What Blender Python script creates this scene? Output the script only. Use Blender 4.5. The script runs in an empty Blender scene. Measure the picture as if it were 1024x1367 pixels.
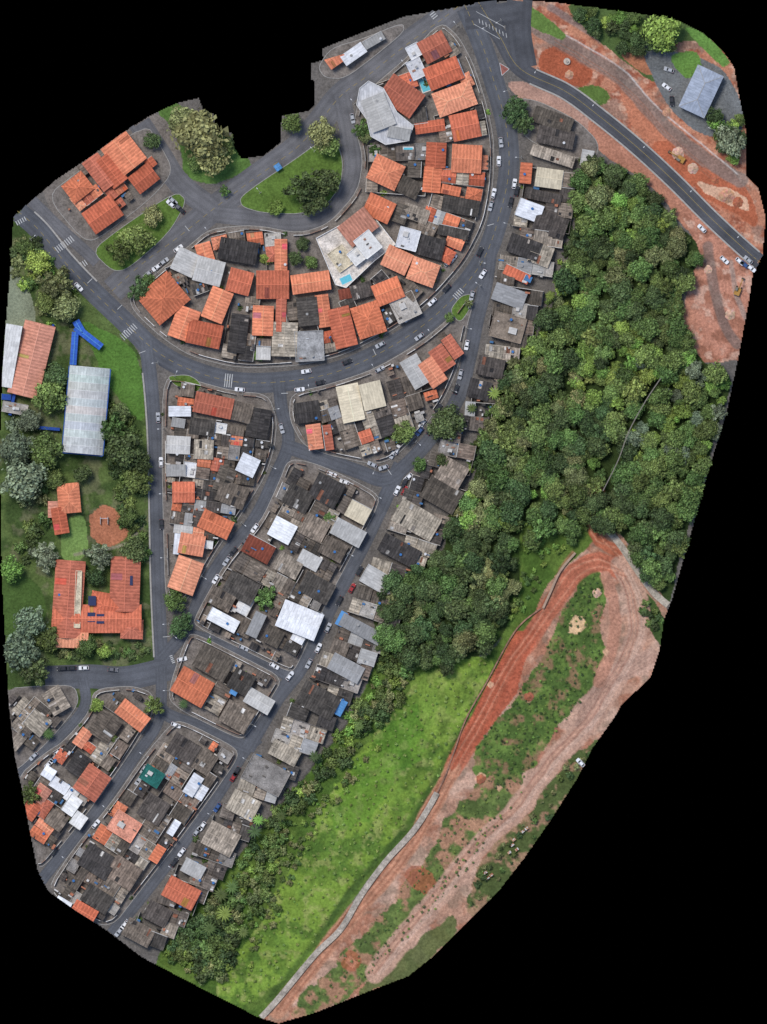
import bpy, math, random
import numpy as np
from mathutils import Vector
import bmesh
random.seed(7); RNG=np.random.default_rng(7)
S=0.33
def W(x,y): return ((x-512)*S,(683.5-y)*S)
def lin(c):
    return tuple(((v/255)/12.92 if v/255<=0.04045 else ((v/255+0.055)/1.055)**2.4) for v in c)
sc=bpy.context.scene
COL=sc.collection
# ---------------------------------------------------------------- outline
OUT=[(605,11),(640,5),(688,0),(740,3),(790,10),(850,18),(905,27),(940,45),(965,68),(980,90),(987,130),(996,175),(996,235),(1012,250),(1022,290),(1018,340),(1005,365),(1000,400),(985,480),(970,550),(945,630),(920,720),(897,800),(887,825),(880,870),(868,905),(830,940),(822,955),(790,1000),(770,1040),(735,1095),(700,1145),(665,1190),(620,1235),(580,1275),(545,1303),(480,1328),(420,1352),(372,1366),(345,1358),(280,1325),(190,1278),(140,1240),(100,1215),(65,1190),(50,1160),(40,1110),(30,1055),(20,1010),(12,940),(8,870),(3,780),(1,680),(0,600),(3,500),(8,430),(14,360),(18,290),(40,270),(75,240),(120,210),(160,180),(200,155),(235,138),(265,131),(272,148),(285,152),(288,170),(310,178),(312,195),(322,212),(352,208),(375,190),(376,155),(413,148),(420,140),(420,108),(415,105),(415,85),(432,80),(430,65),(480,45),(540,22)]
def pip(x,y,P):
    r=False;n=len(P);j=n-1
    for i in range(n):
        xi,yi=P[i];xj,yj=P[j]
        if (yi>y)!=(yj>y) and x<(xj-xi)*(y-yi)/(yj-yi)+xi: r=not r
        j=i
    return r
def npip(X,Y,P):
    r=np.zeros(X.shape,bool);n=len(P);j=n-1
    for i in range(n):
        xi,yi=P[i];xj,yj=P[j]
        if yi!=yj:
            r^=((yi>Y)!=(yj>Y))&(X<(xj-xi)*(Y-yi)/(yj-yi)+xi)
        j=i
    return r
def segd(x,y,a,b):
    dx,dy=b[0]-a[0],b[1]-a[1];L=dx*dx+dy*dy
    t=0 if L==0 else max(0,min(1,((x-a[0])*dx+(y-a[1])*dy)/L))
    return math.hypot(x-a[0]-t*dx,y-a[1]-t*dy)
OE=[(OUT[i],OUT[(i+1)%len(OUT)]) for i in range(len(OUT))]
def outd(x,y): return min(segd(x,y,a,b) for a,b in OE)
def smooth(P,closed=False,step=4.0):
    n=len(P);R=[]
    rng=range(n) if closed else range(n-1)
    for i in rng:
        if closed: p0,p1,p2,p3=P[(i-1)%n],P[i],P[(i+1)%n],P[(i+2)%n]
        else: p0,p1,p2,p3=P[max(i-1,0)],P[i],P[i+1],P[min(i+2,n-1)]
        L=math.dist(p1,p2);k=max(1,int(L/step))
        for s in range(k):
            t=s/k
            R.append(tuple(0.5*((2*p1[d])+(-p0[d]+p2[d])*t+(2*p0[d]-5*p1[d]+4*p2[d]-p3[d])*t*t+(-p0[d]+3*p1[d]-3*p2[d]+p3[d])*t**3) for d in (0,1)))
    if not closed: R.append(tuple(P[-1]))
    return R
def chaikin(P,k=2):
    for _ in range(k):
        Q=[];n=len(P)
        for i in range(n):
            a,b=P[i],P[(i+1)%n]
            Q+= [(a[0]*.8+b[0]*.2,a[1]*.8+b[1]*.2),(a[0]*.2+b[0]*.8,a[1]*.2+b[1]*.8)]
        P=Q
    return P
# ---------------------------------------------------------------- materials
def newmat(name,rough=0.8,spec=0.2):
    m=bpy.data.materials.new(name);m.use_nodes=True
    nt=m.node_tree;b=nt.nodes['Principled BSDF']
    b.inputs['Roughness'].default_value=rough
    b.inputs['Specular IOR Level'].default_value=spec
    return m,nt,b
def N(nt,t,**k):
    n=nt.nodes.new(t)
    for a,v in k.items(): setattr(n,a,v)
    return n
def mapr(nt,src,a,b,lo=0.3,hi=0.7):
    n=N(nt,'ShaderNodeMapRange')
    n.inputs[1].default_value=lo;n.inputs[2].default_value=hi;n.inputs[3].default_value=a;n.inputs[4].default_value=b
    nt.links.new(src,n.inputs[0]);return n.outputs[0]
def mul(nt,a,b):
    n=N(nt,'ShaderNodeMath',operation='MULTIPLY')
    nt.links.new(a,n.inputs[0])
    if isinstance(b,(int,float)): n.inputs[1].default_value=b
    else: nt.links.new(b,n.inputs[1])
    return n.outputs[0]
def colmul(nt,c,f):
    n=N(nt,'ShaderNodeVectorMath',operation='SCALE')
    nt.links.new(c,n.inputs[0]);nt.links.new(f,n.inputs[3]);return n.outputs[0]
def noise(nt,vec,scale,detail=3,rough=0.6):
    n=N(nt,'ShaderNodeTexNoise');n.inputs['Scale'].default_value=scale;n.inputs['Detail'].default_value=detail;n.inputs['Roughness'].default_value=rough
    nt.links.new(vec,n.inputs['Vector']);return n.outputs[0]
def attr(nt,name='col'):
    return N(nt,'ShaderNodeAttribute',attribute_name=name).outputs['Color']
def mapping(nt,vec,s):
    n=N(nt,'ShaderNodeMapping');n.inputs['Scale'].default_value=s;nt.links.new(vec,n.inputs[0]);return n.outputs[0]
def bump(nt,b,h,st,dist=0.1):
    n=N(nt,'ShaderNodeBump');n.inputs['Strength'].default_value=st;n.inputs['Distance'].default_value=dist
    nt.links.new(h,n.inputs['Height']);nt.links.new(n.outputs[0],b.inputs['Normal'])
def geo(nt): return N(nt,'ShaderNodeNewGeometry').outputs['Position']
def uvn(nt): return N(nt,'ShaderNodeUVMap').outputs[0]
mG,nt,b=newmat('ground_mat',0.95,0.1);g=geo(nt)
n1=noise(nt,g,0.9,6,0.75);n2=noise(nt,g,0.12,4)
f=mul(nt,mapr(nt,n1,0.55,1.42),mapr(nt,n2,0.8,1.18))
nt.links.new(colmul(nt,attr(nt),f),b.inputs['Base Color']);bump(nt,b,n1,0.7,0.6)
mA,nt,b=newmat('asphalt_mat',0.85,0.25);g=geo(nt)
n1=noise(nt,g,0.08,5,0.7);n2=noise(nt,g,2.5,3)
f=mul(nt,mapr(nt,n1,0.72,1.35),mapr(nt,n2,0.8,1.2))
nt.links.new(colmul(nt,attr(nt),f),b.inputs['Base Color'])
mP,nt,b=newmat('pavement_mat',0.9,0.15);g=geo(nt)
n1=noise(nt,g,0.22,5,0.75);n2=noise(nt,g,1.6,4,0.7)
f=mul(nt,mapr(nt,n1,0.5,1.45),mapr(nt,n2,0.65,1.35))
nt.links.new(colmul(nt,attr(nt),f),b.inputs['Base Color'])
mT,nt,b=newmat('roof_tile_mat',0.85,0.15);u=uvn(nt)
n1=noise(nt,mapping(nt,u,(2.2,0.5,1)),1.0,4,0.7);n2=noise(nt,geo(nt),0.3,5,0.75)
w=N(nt,'ShaderNodeTexWave');w.inputs['Scale'].default_value=0.21;w.inputs['Distortion'].default_value=0.9;nt.links.new(u,w.inputs[0])
f=mul(nt,mul(nt,mapr(nt,n1,0.7,1.26),mapr(nt,n2,0.68,1.2)),mapr(nt,w.outputs[1],0.82,1.1,0,1))
nt.links.new(colmul(nt,attr(nt),f),b.inputs['Base Color']);bump(nt,b,w.outputs[1],0.35,0.15)
def sheetmat(name,k):
    mS,nt,b=newmat(name,0.75,0.25);u=uvn(nt)
    fl=N(nt,'ShaderNodeVectorMath',operation='FLOOR');nt.links.new(mapping(nt,u,(0.8,0.42,1)),fl.inputs[0])
    ad=N(nt,'ShaderNodeVectorMath',operation='ADD');nt.links.new(fl.outputs[0],ad.inputs[0])
    oi=N(nt,'ShaderNodeObjectInfo');nt.links.new(oi.outputs['Random'],ad.inputs[1])
    wn=N(nt,'ShaderNodeTexWhiteNoise');nt.links.new(ad.outputs[0],wn.inputs['Vector'])
    n1=noise(nt,mapping(nt,u,(2.4,0.4,1)),1.0,4,0.75);n2=noise(nt,geo(nt),0.4,5,0.75)
    w=N(nt,'ShaderNodeTexWave');w.inputs['Scale'].default_value=0.25;w.inputs['Distortion'].default_value=0.4;nt.links.new(u,w.inputs[0])
    f=mul(nt,mul(nt,mul(nt,mapr(nt,n1,1-.5*k,1+.48*k),mapr(nt,n2,1-.48*k,1+.48*k)),mapr(nt,wn.outputs[0],1-.3*k,1+.32*k,0,1)),mapr(nt,w.outputs[1],1-.2*k,1+.14*k,0,1))
    nt.links.new(colmul(nt,attr(nt),f),b.inputs['Base Color']);bump(nt,b,w.outputs[1],0.35*k,0.12)
    return mS
mS=sheetmat('roof_sheet_mat',1.0);mSL=sheetmat('metal_roof_mat',.36)
mW,nt,b=newmat('plaster_mat',0.8,0.2);n1=noise(nt,geo(nt),0.9,5,0.75)
nt.links.new(colmul(nt,attr(nt),mapr(nt,n1,0.7,1.15)),b.inputs['Base Color'])
mGl,nt,b=newmat('glass_mat',0.15,0.5);b.inputs['Base Color'].default_value=(0.02,0.025,0.03,1)
mC,nt,b=newmat('car_paint_mat',0.25,0.5);nt.links.new(attr(nt),b.inputs['Base Color'])
mWa,nt,b=newmat('pool_water_mat',0.1,0.5);n1=noise(nt,geo(nt),1.5,2)
cr=N(nt,'ShaderNodeValToRGB');cr.color_ramp.elements[0].color=(0.08,0.38,0.48,1);cr.color_ramp.elements[1].color=(0.16,0.55,0.62,1);nt.links.new(n1,cr.inputs[0]);nt.links.new(cr.outputs[0],b.inputs['Base Color'])
mBk,nt,b=newmat('background_mat',1,0);b.inputs['Base Color'].default_value=(0,0,0,1)
mats=[mT,mS,mW,mGl,mC,mA,mP,mG,mWa,mBk,mSL]
TILE,SHEET,PLAIN,GLASS,PAINT,ASPH,PAVE,GRND,WATER,BLACK,METAL=range(11)
def leafmat(name,c,hv=0.14):
    m,nt,b=newmat(name,0.6,0.2)
    oi=N(nt,'ShaderNodeObjectInfo')
    hs=N(nt,'ShaderNodeHueSaturation');hs.inputs['Saturation'].default_value=.95
    nt.links.new(mapr(nt,oi.outputs['Random'],0.5-hv*0.28,0.5+hv*0.12,0,1),hs.inputs['Hue'])
    wn=N(nt,'ShaderNodeTexWhiteNoise',noise_dimensions='1D');nt.links.new(oi.outputs['Random'],wn.inputs['W'])
    nt.links.new(mapr(nt,wn.outputs[0],0.65,1.4,0,1),hs.inputs['Value'])
    rgb=N(nt,'ShaderNodeRGB');rgb.outputs[0].default_value=(*c,1)
    vm=N(nt,'ShaderNodeVectorMath',operation='MULTIPLY');nt.links.new(attr(nt),vm.inputs[0]);nt.links.new(rgb.outputs[0],vm.inputs[1])
    nt.links.new(vm.outputs[0],hs.inputs['Color']);nt.links.new(hs.outputs[0],b.inputs['Base Color'])
    return m
LM={'dark':leafmat('foliage_dark',(0.066,0.110,0.036)),'mid':leafmat('foliage_mid',(0.108,0.178,0.044)),
 'bright':leafmat('foliage_bright',(0.19,0.32,0.055)),'olive':leafmat('foliage_olive',(0.19,0.215,0.08)),'grey':leafmat('foliage_grey',(0.15,0.195,0.115)),'lime':leafmat('foliage_lime',(0.24,0.34,0.08))}
mBark,nt,b=newmat('bark_mat',0.9,0.1);b.inputs['Base Color'].default_value=(0.09,0.06,0.04,1)
# ---------------------------------------------------------------- builder
class M:
    def __init__(s): s.v=[];s.f=[];s.c=[];s.m=[];s.u=[]
    def face(s,pts,col,mat=PLAIN,uv=None):
        i=len(s.v);s.v+=pts;s.f.append(tuple(range(i,i+len(pts))));s.c.append(col);s.m.append(mat)
        s.u+= uv if uv else [(p[0],p[1]) for p in pts]
    def box(s,c,ax,ay,hx,hy,z0,z1,col,mat=PLAIN,topcol=None,topmat=None):
        P=[(c[0]+ax[0]*i*hx+ay[0]*j*hy,c[1]+ax[1]*i*hx+ay[1]*j*hy) for i,j in((-1,-1),(1,-1),(1,1),(-1,1))]
        for k in range(4):
            a,b=P[k],P[(k+1)%4];s.face([(*a,z0),(*b,z0),(*b,z1),(*a,z1)],col,mat)
        s.face([(*p,z1) for p in P],topcol or col,topmat if topmat is not None else mat)
    def beam(s,p,q,w,t,col,mat=PLAIN):
        p=Vector(p);q=Vector(q);d=(q-p);n=Vector((-d.y,d.x,0))
        if n.length<1e-6:n=Vector((1,0,0))
        n=n.normalized()*w;up=Vector((0,0,t))
        a=[p-n,p+n,p+n+up,p-n+up];b=[q-n,q+n,q+n+up,q-n+up]
        for k in range(4):
            l=(k+1)%4;s.face([tuple(a[k]),tuple(a[l]),tuple(b[l]),tuple(b[k])],col,mat)
        s.face([tuple(x) for x in a],col,mat);s.face([tuple(x) for x in b],col,mat)
    def cyl(s,x,y,r,z0,z1,col,mat=PLAIN,n=10,r2=None):
        r2=r if r2 is None else r2
        A=[(x+math.cos(i*2*math.pi/n)*r,y+math.sin(i*2*math.pi/n)*r,z0) for i in range(n)]
        B=[(x+math.cos(i*2*math.pi/n)*r2,y+math.sin(i*2*math.pi/n)*r2,z1) for i in range(n)]
        for i in range(n):
            j=(i+1)%n;s.face([A[i],A[j],B[j],B[i]],col,mat)
        s.face(B,col,mat)
    def mesh(s,name,origin=(0,0,0)):
        me=bpy.data.meshes.new(name)
        ox,oy,oz=origin
        me.from_pydata([(x-ox,y-oy,z-oz) for x,y,z in s.v],[],s.f)
        used=sorted(set(s.m));rm={k:i for i,k in enumerate(used)}
        for k in used: me.materials.append(mats[k])
        me.polygons.foreach_set('material_index',[rm[k] for k in s.m])
        ca=me.color_attributes.new('col','FLOAT_COLOR','CORNER')
        cc=[]
        for f,c in zip(s.f,s.c): cc+= (list(c)+[1.0])*len(f)
        ca.data.foreach_set('color',cc)
        ul=me.uv_layers.new(name='UVMap');ul.data.foreach_set('uv',[q for p in s.u for q in p])
        me.update();return me
    def build(s,name,clip=True,bis=True):
        if not s.f: return None
        xs=[p[0] for p in s.v];ys=[p[1] for p in s.v];cx=(min(xs)+max(xs))/2;cy=(min(ys)+max(ys))/2
        me=s.mesh(name,(cx,cy,0))
        if clip:
            px=cx/S+512;py=683.5-cy/S
            R=math.hypot(max(xs)-min(xs),max(ys)-min(ys))/2/S
            if (outd(px,py)<R or not pip(px,py,OUT)) and not all(pip(v[0]/S+512,683.5-v[1]/S,OUT) for v in s.v):
                if not pip(px,py,OUT) and outd(px,py)>R: return None
                bm=bmesh.new();bm.from_mesh(me)
                for a,b2 in OE:
                    if segd(px,py,a,b2)<R:
                        wa=W(*a);wb=W(*b2);d=(wb[0]-wa[0],wb[1]-wa[1])
                        n=(-d[1],d[0],0)
                        bmesh.ops.bisect_plane(bm,geom=bm.verts[:]+bm.edges[:]+bm.faces[:],plane_co=(wa[0]-cx,wa[1]-cy,0),plane_no=n,clear_outer=True)
                bm.to_mesh(me);bm.free()
                if len(me.polygons)==0: return None
        o=bpy.data.objects.new(name,me);o.location=(cx,cy,0);COL.objects.link(o);return o
# ---------------------------------------------------------------- ground
st=1.5
nx=int(1026/st);ny=int(1370/st)
gx=np.arange(nx)*st;gy=np.arange(ny)*st
X,Y=np.meshgrid(gx,gy)
def vn(X,Y,s,seed):
    r=np.random.default_rng(seed).random((256,256))
    x=X/s+1000;y=Y/s+1000;xi=np.floor(x).astype(int);yi=np.floor(y).astype(int);fx=x-xi;fy=y-yi
    fx=fx*fx*(3-2*fx);fy=fy*fy*(3-2*fy)
    a=r[yi%256,xi%256];b=r[yi%256,(xi+1)%256];c=r[(yi+1)%256,xi%256];d=r[(yi+1)%256,(xi+1)%256]
    return (a*(1-fx)+b*fx)*(1-fy)+(c*(1-fx)+d*fx)*fy
def fbm(X,Y,s,seed,o=4):
    r=0;a=1;t=0
    for k in range(o): r=r+a*vn(X,Y,s/2**k,seed+k);t+=a;a*=0.55
    return r/t
nA=fbm(X,Y,24,1)-.5;nB=fbm(X,Y,24,11)-.5;nF=fbm(X,Y,10,21)
Cg=np.zeros((ny,nx,3));Cg[:]=lin((104,99,94))
def put(mask,col,al=1.0):
    a=(mask*al)[...,None]
    Cg[:]=Cg*(1-a)+np.array(lin(col))*a
def poly(P,col,warp=6,al=1.0,patch=None,sm=True):
    if sm: P=smooth(P,True,8)
    m=npip(X+nA*warp*2,Y+nB*warp*2,P).astype(float)
    if patch is not None: m=m*np.clip((fbm(X,Y,patch[0],patch[2])-patch[1])*9+.5,0,1)
    put(m,col,al)
def line(P,w,col,al=1.0,warp=3,soft=2.0,patch=None):
    P=smooth(P,False,12)
    xs=[p[0] for p in P];ys=[p[1] for p in P]
    x0=max(0,int((min(xs)-w-20)/st));x1=min(nx,int((max(xs)+w+20)/st)+1);y0=max(0,int((min(ys)-w-20)/st));y1=min(ny,int((max(ys)+w+20)/st)+1)
    if x1<=x0 or y1<=y0:return
    XX=(X+nA*warp*2)[y0:y1,x0:x1];YY=(Y+nB*warp*2)[y0:y1,x0:x1];d=np.full(XX.shape,1e9)
    for a,b in zip(P[:-1],P[1:]):
        dx,dy=b[0]-a[0],b[1]-a[1];L=dx*dx+dy*dy+1e-9
        t=np.clip(((XX-a[0])*dx+(YY-a[1])*dy)/L,0,1)
        d=np.minimum(d,np.hypot(XX-a[0]-t*dx,YY-a[1]-t*dy))
    m=np.clip((w/2-d)/soft+.5,0,1)
    D=np.zeros(X.shape);D[y0:y1,x0:x1]=m
    if patch is not None: D=D*np.clip((fbm(X,Y,patch[0],patch[2])-patch[1])*9+.5,0,1)
    put(D,col,al)
FOREST=[(775,225),(800,215),(845,236),(878,266),(900,298),(928,322),(932,352),(906,400),(912,440),(940,484),(975,505),(958,570),(935,650),(905,750),(893,803),(870,780),(845,735),(825,712),(805,712),(790,700),(760,728),(725,770),(700,815),(650,868),(600,893),(545,885),(510,870),(498,800),(530,772),(590,735),(598,690),(632,640),(645,580),(675,495),(722,440),(748,380),(768,300)]
WG=[(0,290),(60,320),(110,380),(185,470),(195,520),(200,700),(205,890),(0,900)]
poly(WG,(86,102,56),3)
poly(WG,(56,74,38),3,.8,(26,.5,77))
poly(WG,(112,110,84),3,.6,(18,.6,78))
poly([(110,430),(180,470),(190,560),(150,520),(120,460)],(84,118,52),3)
poly([(8,355),(40,392),(45,438),(3,445)],(128,134,112),1)
poly([(118,690),(140,675),(165,690),(172,715),(150,728),(122,718)],(172,112,84),5)
poly([(85,700),(110,690),(115,740),(85,745)],(112,138,76),3)
poly([(5,770),(50,780),(60,830),(10,850)],(70,92,45),3)
line([(100,740),(130,735),(170,725),(190,700)],4,(150,140,125),.7,1)
poly([(220,130),(320,200),(330,225),(270,245),(235,215),(215,170)],(88,116,58),3)
poly([(60,240),(200,150),(240,240),(120,320)],(120,112,105),2)
NE=[(690,0),(905,20),(1000,60),(1030,360),(1000,350),(940,290),(860,215),(790,160),(720,120),(700,95),(690,40)]
poly(NE,(148,114,97),2)
poly(NE,(180,124,98),4,1,(22,.46,5))
poly(NE,(146,82,60),4,.8,(14,.58,9))
poly(NE,(205,168,144),4,.6,(9,.66,19))
poly([(722,70),(750,65),(790,95),(780,115),(735,105),(720,90)],(160,88,62),3)
poly([(830,120),(880,155),(940,215),(1000,265),(1010,300),(960,280),(900,225),(850,175)],(182,116,88),4,.9)
poly([(870,195),(905,190),(965,215),(1000,260),(1010,300),(960,275),(900,235)],(170,96,68),4,.9)
poly([(930,245),(985,255),(1000,280),(965,270)],(205,164,136),4)
line([(700,25),(745,55),(790,80),(830,105),(870,150),(930,205),(990,240)],20,(124,112,104),.8,3)
line([(700,22),(760,50),(830,92),(880,145),(985,232)],2,(200,195,190),.6,1,1)
line([(735,10),(800,50),(860,75)],10,(120,112,108),.7,2)
for k in (-5,0,5): line([(740,60+k),(790,88+k),(840,125+k),(890,180+k),(950,235+k)],1.6,(150,104,84),.6,2,1)
poly([(700,5),(720,15),(755,48),(750,55),(700,28)],(95,120,60),2)
poly([(760,5),(900,20),(950,50),(900,60),(880,110),(830,80)],(78,97,54),4)
poly([(830,70),(880,75),(875,100),(850,95)],(178,112,86),4,.8)
poly([(860,60),(905,70),(960,90),(990,140),(985,180),(940,180),(900,150),(870,100)],(108,110,110),2)
poly([(895,75),(930,70),(935,95),(915,105)],(95,130,62),2)
poly([(915,38),(945,48),(975,85),(965,90)],(100,136,66),2)
poly([(770,118),(800,115),(815,130),(800,142),(780,135)],(88,110,54),3)
poly([(680,110),(720,115),(765,135),(800,165),(790,195),(740,180),(700,140)],(170,134,118),3)
poly([(790,160),(860,215),(905,255),(950,300),(930,320),(870,250),(800,200)],(172,120,98),3)
E2=[(915,285),(960,310),(1025,370),(1000,480),(975,480),(925,482),(900,440),(915,400),(930,345)]
poly(E2,(182,128,106),4)
poly(E2,(146,98,78),4,.8,(16,.52,45))
poly(E2,(205,170,150),4,.6,(11,.62,49))
line([(945,330),(952,380),(965,430),(985,460)],14,(112,99,92),.75,2)
line([(975,350),(985,400),(1000,430)],7,(150,135,125),.7,2)
poly(FOREST,(50,64,32),3)
VAL=[(700,700),(780,690),(800,720),(740,770),(700,850),(650,930),(600,1020),(545,1110),(480,1190),(430,1260),(360,1350),(330,1370),(250,1310),(210,1280),(330,1130),(460,970),(520,870),(640,880),(690,800)]
poly(VAL,(90,112,50),3)
poly(VAL,(70,95,40),3,.9,(34,.5,301))
LAWN=[(600,885),(655,880),(640,930),(600,1010),(560,1080),(500,1150),(450,1210),(400,1290),(330,1340),(290,1320),(340,1240),(390,1150),(440,1060),(500,980),(540,930)]
poly(LAWN,(100,128,52),10,.85)
poly(LAWN,(122,148,60),8,.75,(34,.48,61))
poly(LAWN,(70,98,42),8,.7,(18,.6,65))
poly(LAWN,(150,154,92),8,.6,(12,.62,67))
poly([(500,985),(560,940),(580,980),(520,1060),(470,1110),(440,1090)],(80,122,42),16,.5)
poly([(560,905),(640,890),(630,930),(590,990),(560,960)],(128,152,66),14,.5)
line([(690,730),(660,850),(600,960),(540,1060)],14,(62,86,36),.6,8,8,(18,.45,66))
line([(640,945),(600,1005),(548,1098),(478,1178),(425,1250),(360,1335)],9,(62,84,40),.75,3,5)
EA=[(800,655),(812,665),(803,700),(830,715),(850,750),(880,790),(890,815),(885,870),(870,905),(830,945),(800,1000),(740,1095),(665,1200),(580,1280),(545,1310),(430,1355),(360,1372),(355,1350),(430,1265),(480,1195),(545,1115),(600,1025),(650,930),(700,845),(735,775),(790,725),(792,690)]
poly(EA,(174,134,112),3)
poly(EA,(160,110,87),3,.9,(20,.5,91))
poly(EA,(194,162,142),3,.7,(40,.56,95))
poly(EA,(132,112,94),3,.6,(14,.6,97))
G1=[(765,790),(790,762),(806,782),(800,830),(806,880),(778,935),(735,985),(692,1048),(650,1050),(632,1000),(680,940),(722,880),(750,820)]
poly(G1,(76,98,48),10)
poly(G1,(100,124,60),10,.8,(12,.55,16))
poly(G1,(140,108,84),8,.8,(15,.63,15))
G2=[(600,1090),(650,1040),(700,1055),(650,1130),(600,1195),(530,1265),(475,1320),(425,1352),(390,1352),(460,1275),(530,1195),(580,1130)]
poly(G2,(84,100,54),12)
poly(G2,(108,124,66),10,.7,(11,.56,113))
poly(G2,(164,122,98),8,.9,(18,.56,115))
G3=[(700,1090),(770,1005),(800,1000),(720,1130),(660,1205),(625,1215),(640,1160)]
poly(G3,(80,92,52),9,1)
poly(G3,(160,124,100),9,.8,(14,.56,119))
poly([(580,1240),(610,1230),(570,1290),(480,1330),(500,1300)],(84,98,54),9,.9)
poly([(840,780),(862,790),(888,830),(886,862),(858,828)],(66,85,44),4)
TA=[(828,762),(800,750),(770,762),(745,795),(715,840),(680,890),(645,955),(605,1025)]
line([(800,655),(792,695),(800,722),(822,735),(838,752),(828,764)],15,(170,100,74),1,2)
line(TA,26,(174,104,80),1,3)
line([(605,1025),(570,1090),(520,1165),(460,1235),(370,1350)],22,(176,128,102),1,3)
line([(830,755),(850,800),(850,850),(825,900),(790,960),(735,1020),(690,1080),(640,1130),(570,1215),(500,1300)],28,(180,144,124),.95,4)
line([(780,965),(815,905),(870,880)],26,(178,144,126),.8,4)
line([(808,770),(820,810),(818,860),(800,910)],16,(174,126,104),.9,3)
poly([(688,842),(724,840),(702,880),(690,925),(640,990),(603,1030),(598,1022),(640,935)],(170,90,66),1.5,.95,None,False)
for off,c in ((-9,(140,82,62)),(-5,(198,144,116)),(-1,(142,86,64)),(4,(196,138,110)),(8,(150,92,70))):
    line([(828+off,762+off),(800,752+off),(770+off,764+off),(745+off,795+off),(715+off,840),(680+off,890),(645+off,955),(605+off,1025),(570+off,1090),(520+off,1165),(460+off,1235),(370+off,1350)],2,c,.6,1.8,1.2)
    line([(830+off,760),(848+off,800),(850+off,850),(825+off,900),(790+off,960),(735+off,1020),(690+off,1080),(640+off,1130),(570+off,1215),(500+off,1300)],1.8,c if off%2 else (200,172,154),.5,2.4,1.2)
    line([(800+off,660),(792+off,695),(802+off,722),(826,737+off)],1.8,c,.6,1,1.2)
    line([(770,965+off),(815,908+off),(865,880+off)],1.8,(140,108,92),.6,2.5,1.2)
line([(725,812),(742,785),(748,760),(765,738)],5,(150,106,84),.8,1)
poly([(760,832),(768,822),(780,824),(784,835),(770,846),(758,845)],(205,172,132),2)
for x,y,r in ((642,1040,7),(797,792,6),(706,930,7),(808,870,5),(668,1052,5),(655,915,5),(470,1285,9)):
    poly([(x-r,y),(x,y-r),(x+r,y),(x,y+r)],(205,162,130),5,.9)
poly([(540,1170),(560,1155),(580,1180),(565,1195)],(160,92,66),8,.7)
poly([(455,1290),(470,1270),(485,1280),(470,1300)],(160,92,66),8,.7)
inside=npip(X+st/2,Y+st/2,OUT)
rural=np.clip(npip(X,Y,VAL).astype(float)+npip(X,Y,EA),0,1)
Z=-(0.15+0.9*nF*rural)*(rural>0)
Cg*=(0.88+0.25*nF)[...,None]
wx=(X-512)*S;wy=(683.5-Y)*S
co=np.stack([wx,wy,Z],-1).reshape(-1,3)
ii=np.arange(nx*ny).reshape(ny,nx)
q=np.stack([ii[:-1,:-1],ii[1:,:-1],ii[1:,1:],ii[:-1,1:]],-1)[inside[:-1,:-1]]
me=bpy.data.meshes.new('ground')
me.vertices.add(len(co));me.vertices.foreach_set('co',co.ravel())
me.loops.add(q.size);me.loops.foreach_set('vertex_index',q.ravel().astype(np.int32))
me.polygons.add(len(q));me.polygons.foreach_set('loop_start',np.arange(0,q.size,4,dtype=np.int32))
me.update(calc_edges=True)
ca=me.color_attributes.new('col','FLOAT_COLOR','POINT')
ca.data.foreach_set('color',np.concatenate([Cg.reshape(-1,3),np.ones((nx*ny,1))],1).ravel())
me.materials.append(mG);me.polygons.foreach_set('use_smooth',np.ones(len(q),bool))
COL.objects.link(bpy.data.objects.new('ground',me))
m=M();m.face([(-4000,-4000,-3),(4000,-4000,-3),(4000,4000,-3),(-4000,4000,-3)],(0,0,0),BLACK);m.build('background',clip=False)
# ---------------------------------------------------------------- roads
AS=lin((82,84,89));AS2=lin((72,73,77));AS3=lin((96,95,97))
ROADS={
 'avenue':([(625,-5),(600,18),(545,58),(492,100),(455,128),(425,165),(395,198),(340,238),(290,275),(240,315),(190,352),(150,388)],34,AS3),
 'ring_road':([(622,10),(642,55),(660,110),(676,170),(679,230),(666,290),(646,345),(610,393),(560,438),(500,475),(440,499),(370,510),(310,509),(250,492),(205,466),(165,428),(120,385),(85,348),(50,305),(15,275)],27,AS),
 'park_road':([(455,125),(466,180),(470,232),(445,280),(400,296),(330,290),(285,285)],24,AS3),
 'highway':([(640,5),(668,50),(695,92),(755,122),(800,155),(850,196),(900,242),(950,292),(1000,338),(1030,362)],21,AS2),
 'junction_road':([(695,-10),(692,40),(700,90)],34,AS2),
 'junction_road_b':([(620,20),(665,15),(690,10)],40,AS2),
 'west_street':([(195,455),(203,530),(207,600),(209,700),(211,790),(216,895)],19,AS),
 'school_street':([(60,905),(120,903),(170,905),(235,890)],32,AS),
 'north_street':([(180,155),(213,205),(240,245),(285,280)],30,AS3),
 'northwest_street':([(30,255),(75,300),(130,350)],16,AS3),
 'corner_street':([(215,890),(212,960),(180,1010),(140,1068),(100,1118),(40,1195)],15,AS),
 'mid_street':([(345,985),(325,1005),(290,1062),(240,1132),(190,1196),(140,1258)],16,AS),
 'link_street':([(210,940),(225,955),(270,972),(335,1000)],18,AS),
 'long_street':([(330,1000),(370,932),(402,890),(440,812),(478,740),(512,670),(535,620)],20,AS),
 'curved_street':([(216,880),(250,838),(270,790),(300,742),(340,692),(368,635),(385,590),(376,545),(372,505)],17,AS),
 'east_street':([(380,595),(430,612),(480,630),(515,640),(548,615),(583,575),(612,530),(626,480),(636,430),(648,380),(655,330)],19,AS),
 'short_street':([(245,845),(290,858),(340,878),(392,905)],17,AS),
 'west_lane':([(110,905),(112,945),(70,992),(20,1040)],14,AS),
}
RP=[]
zi=0
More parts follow.
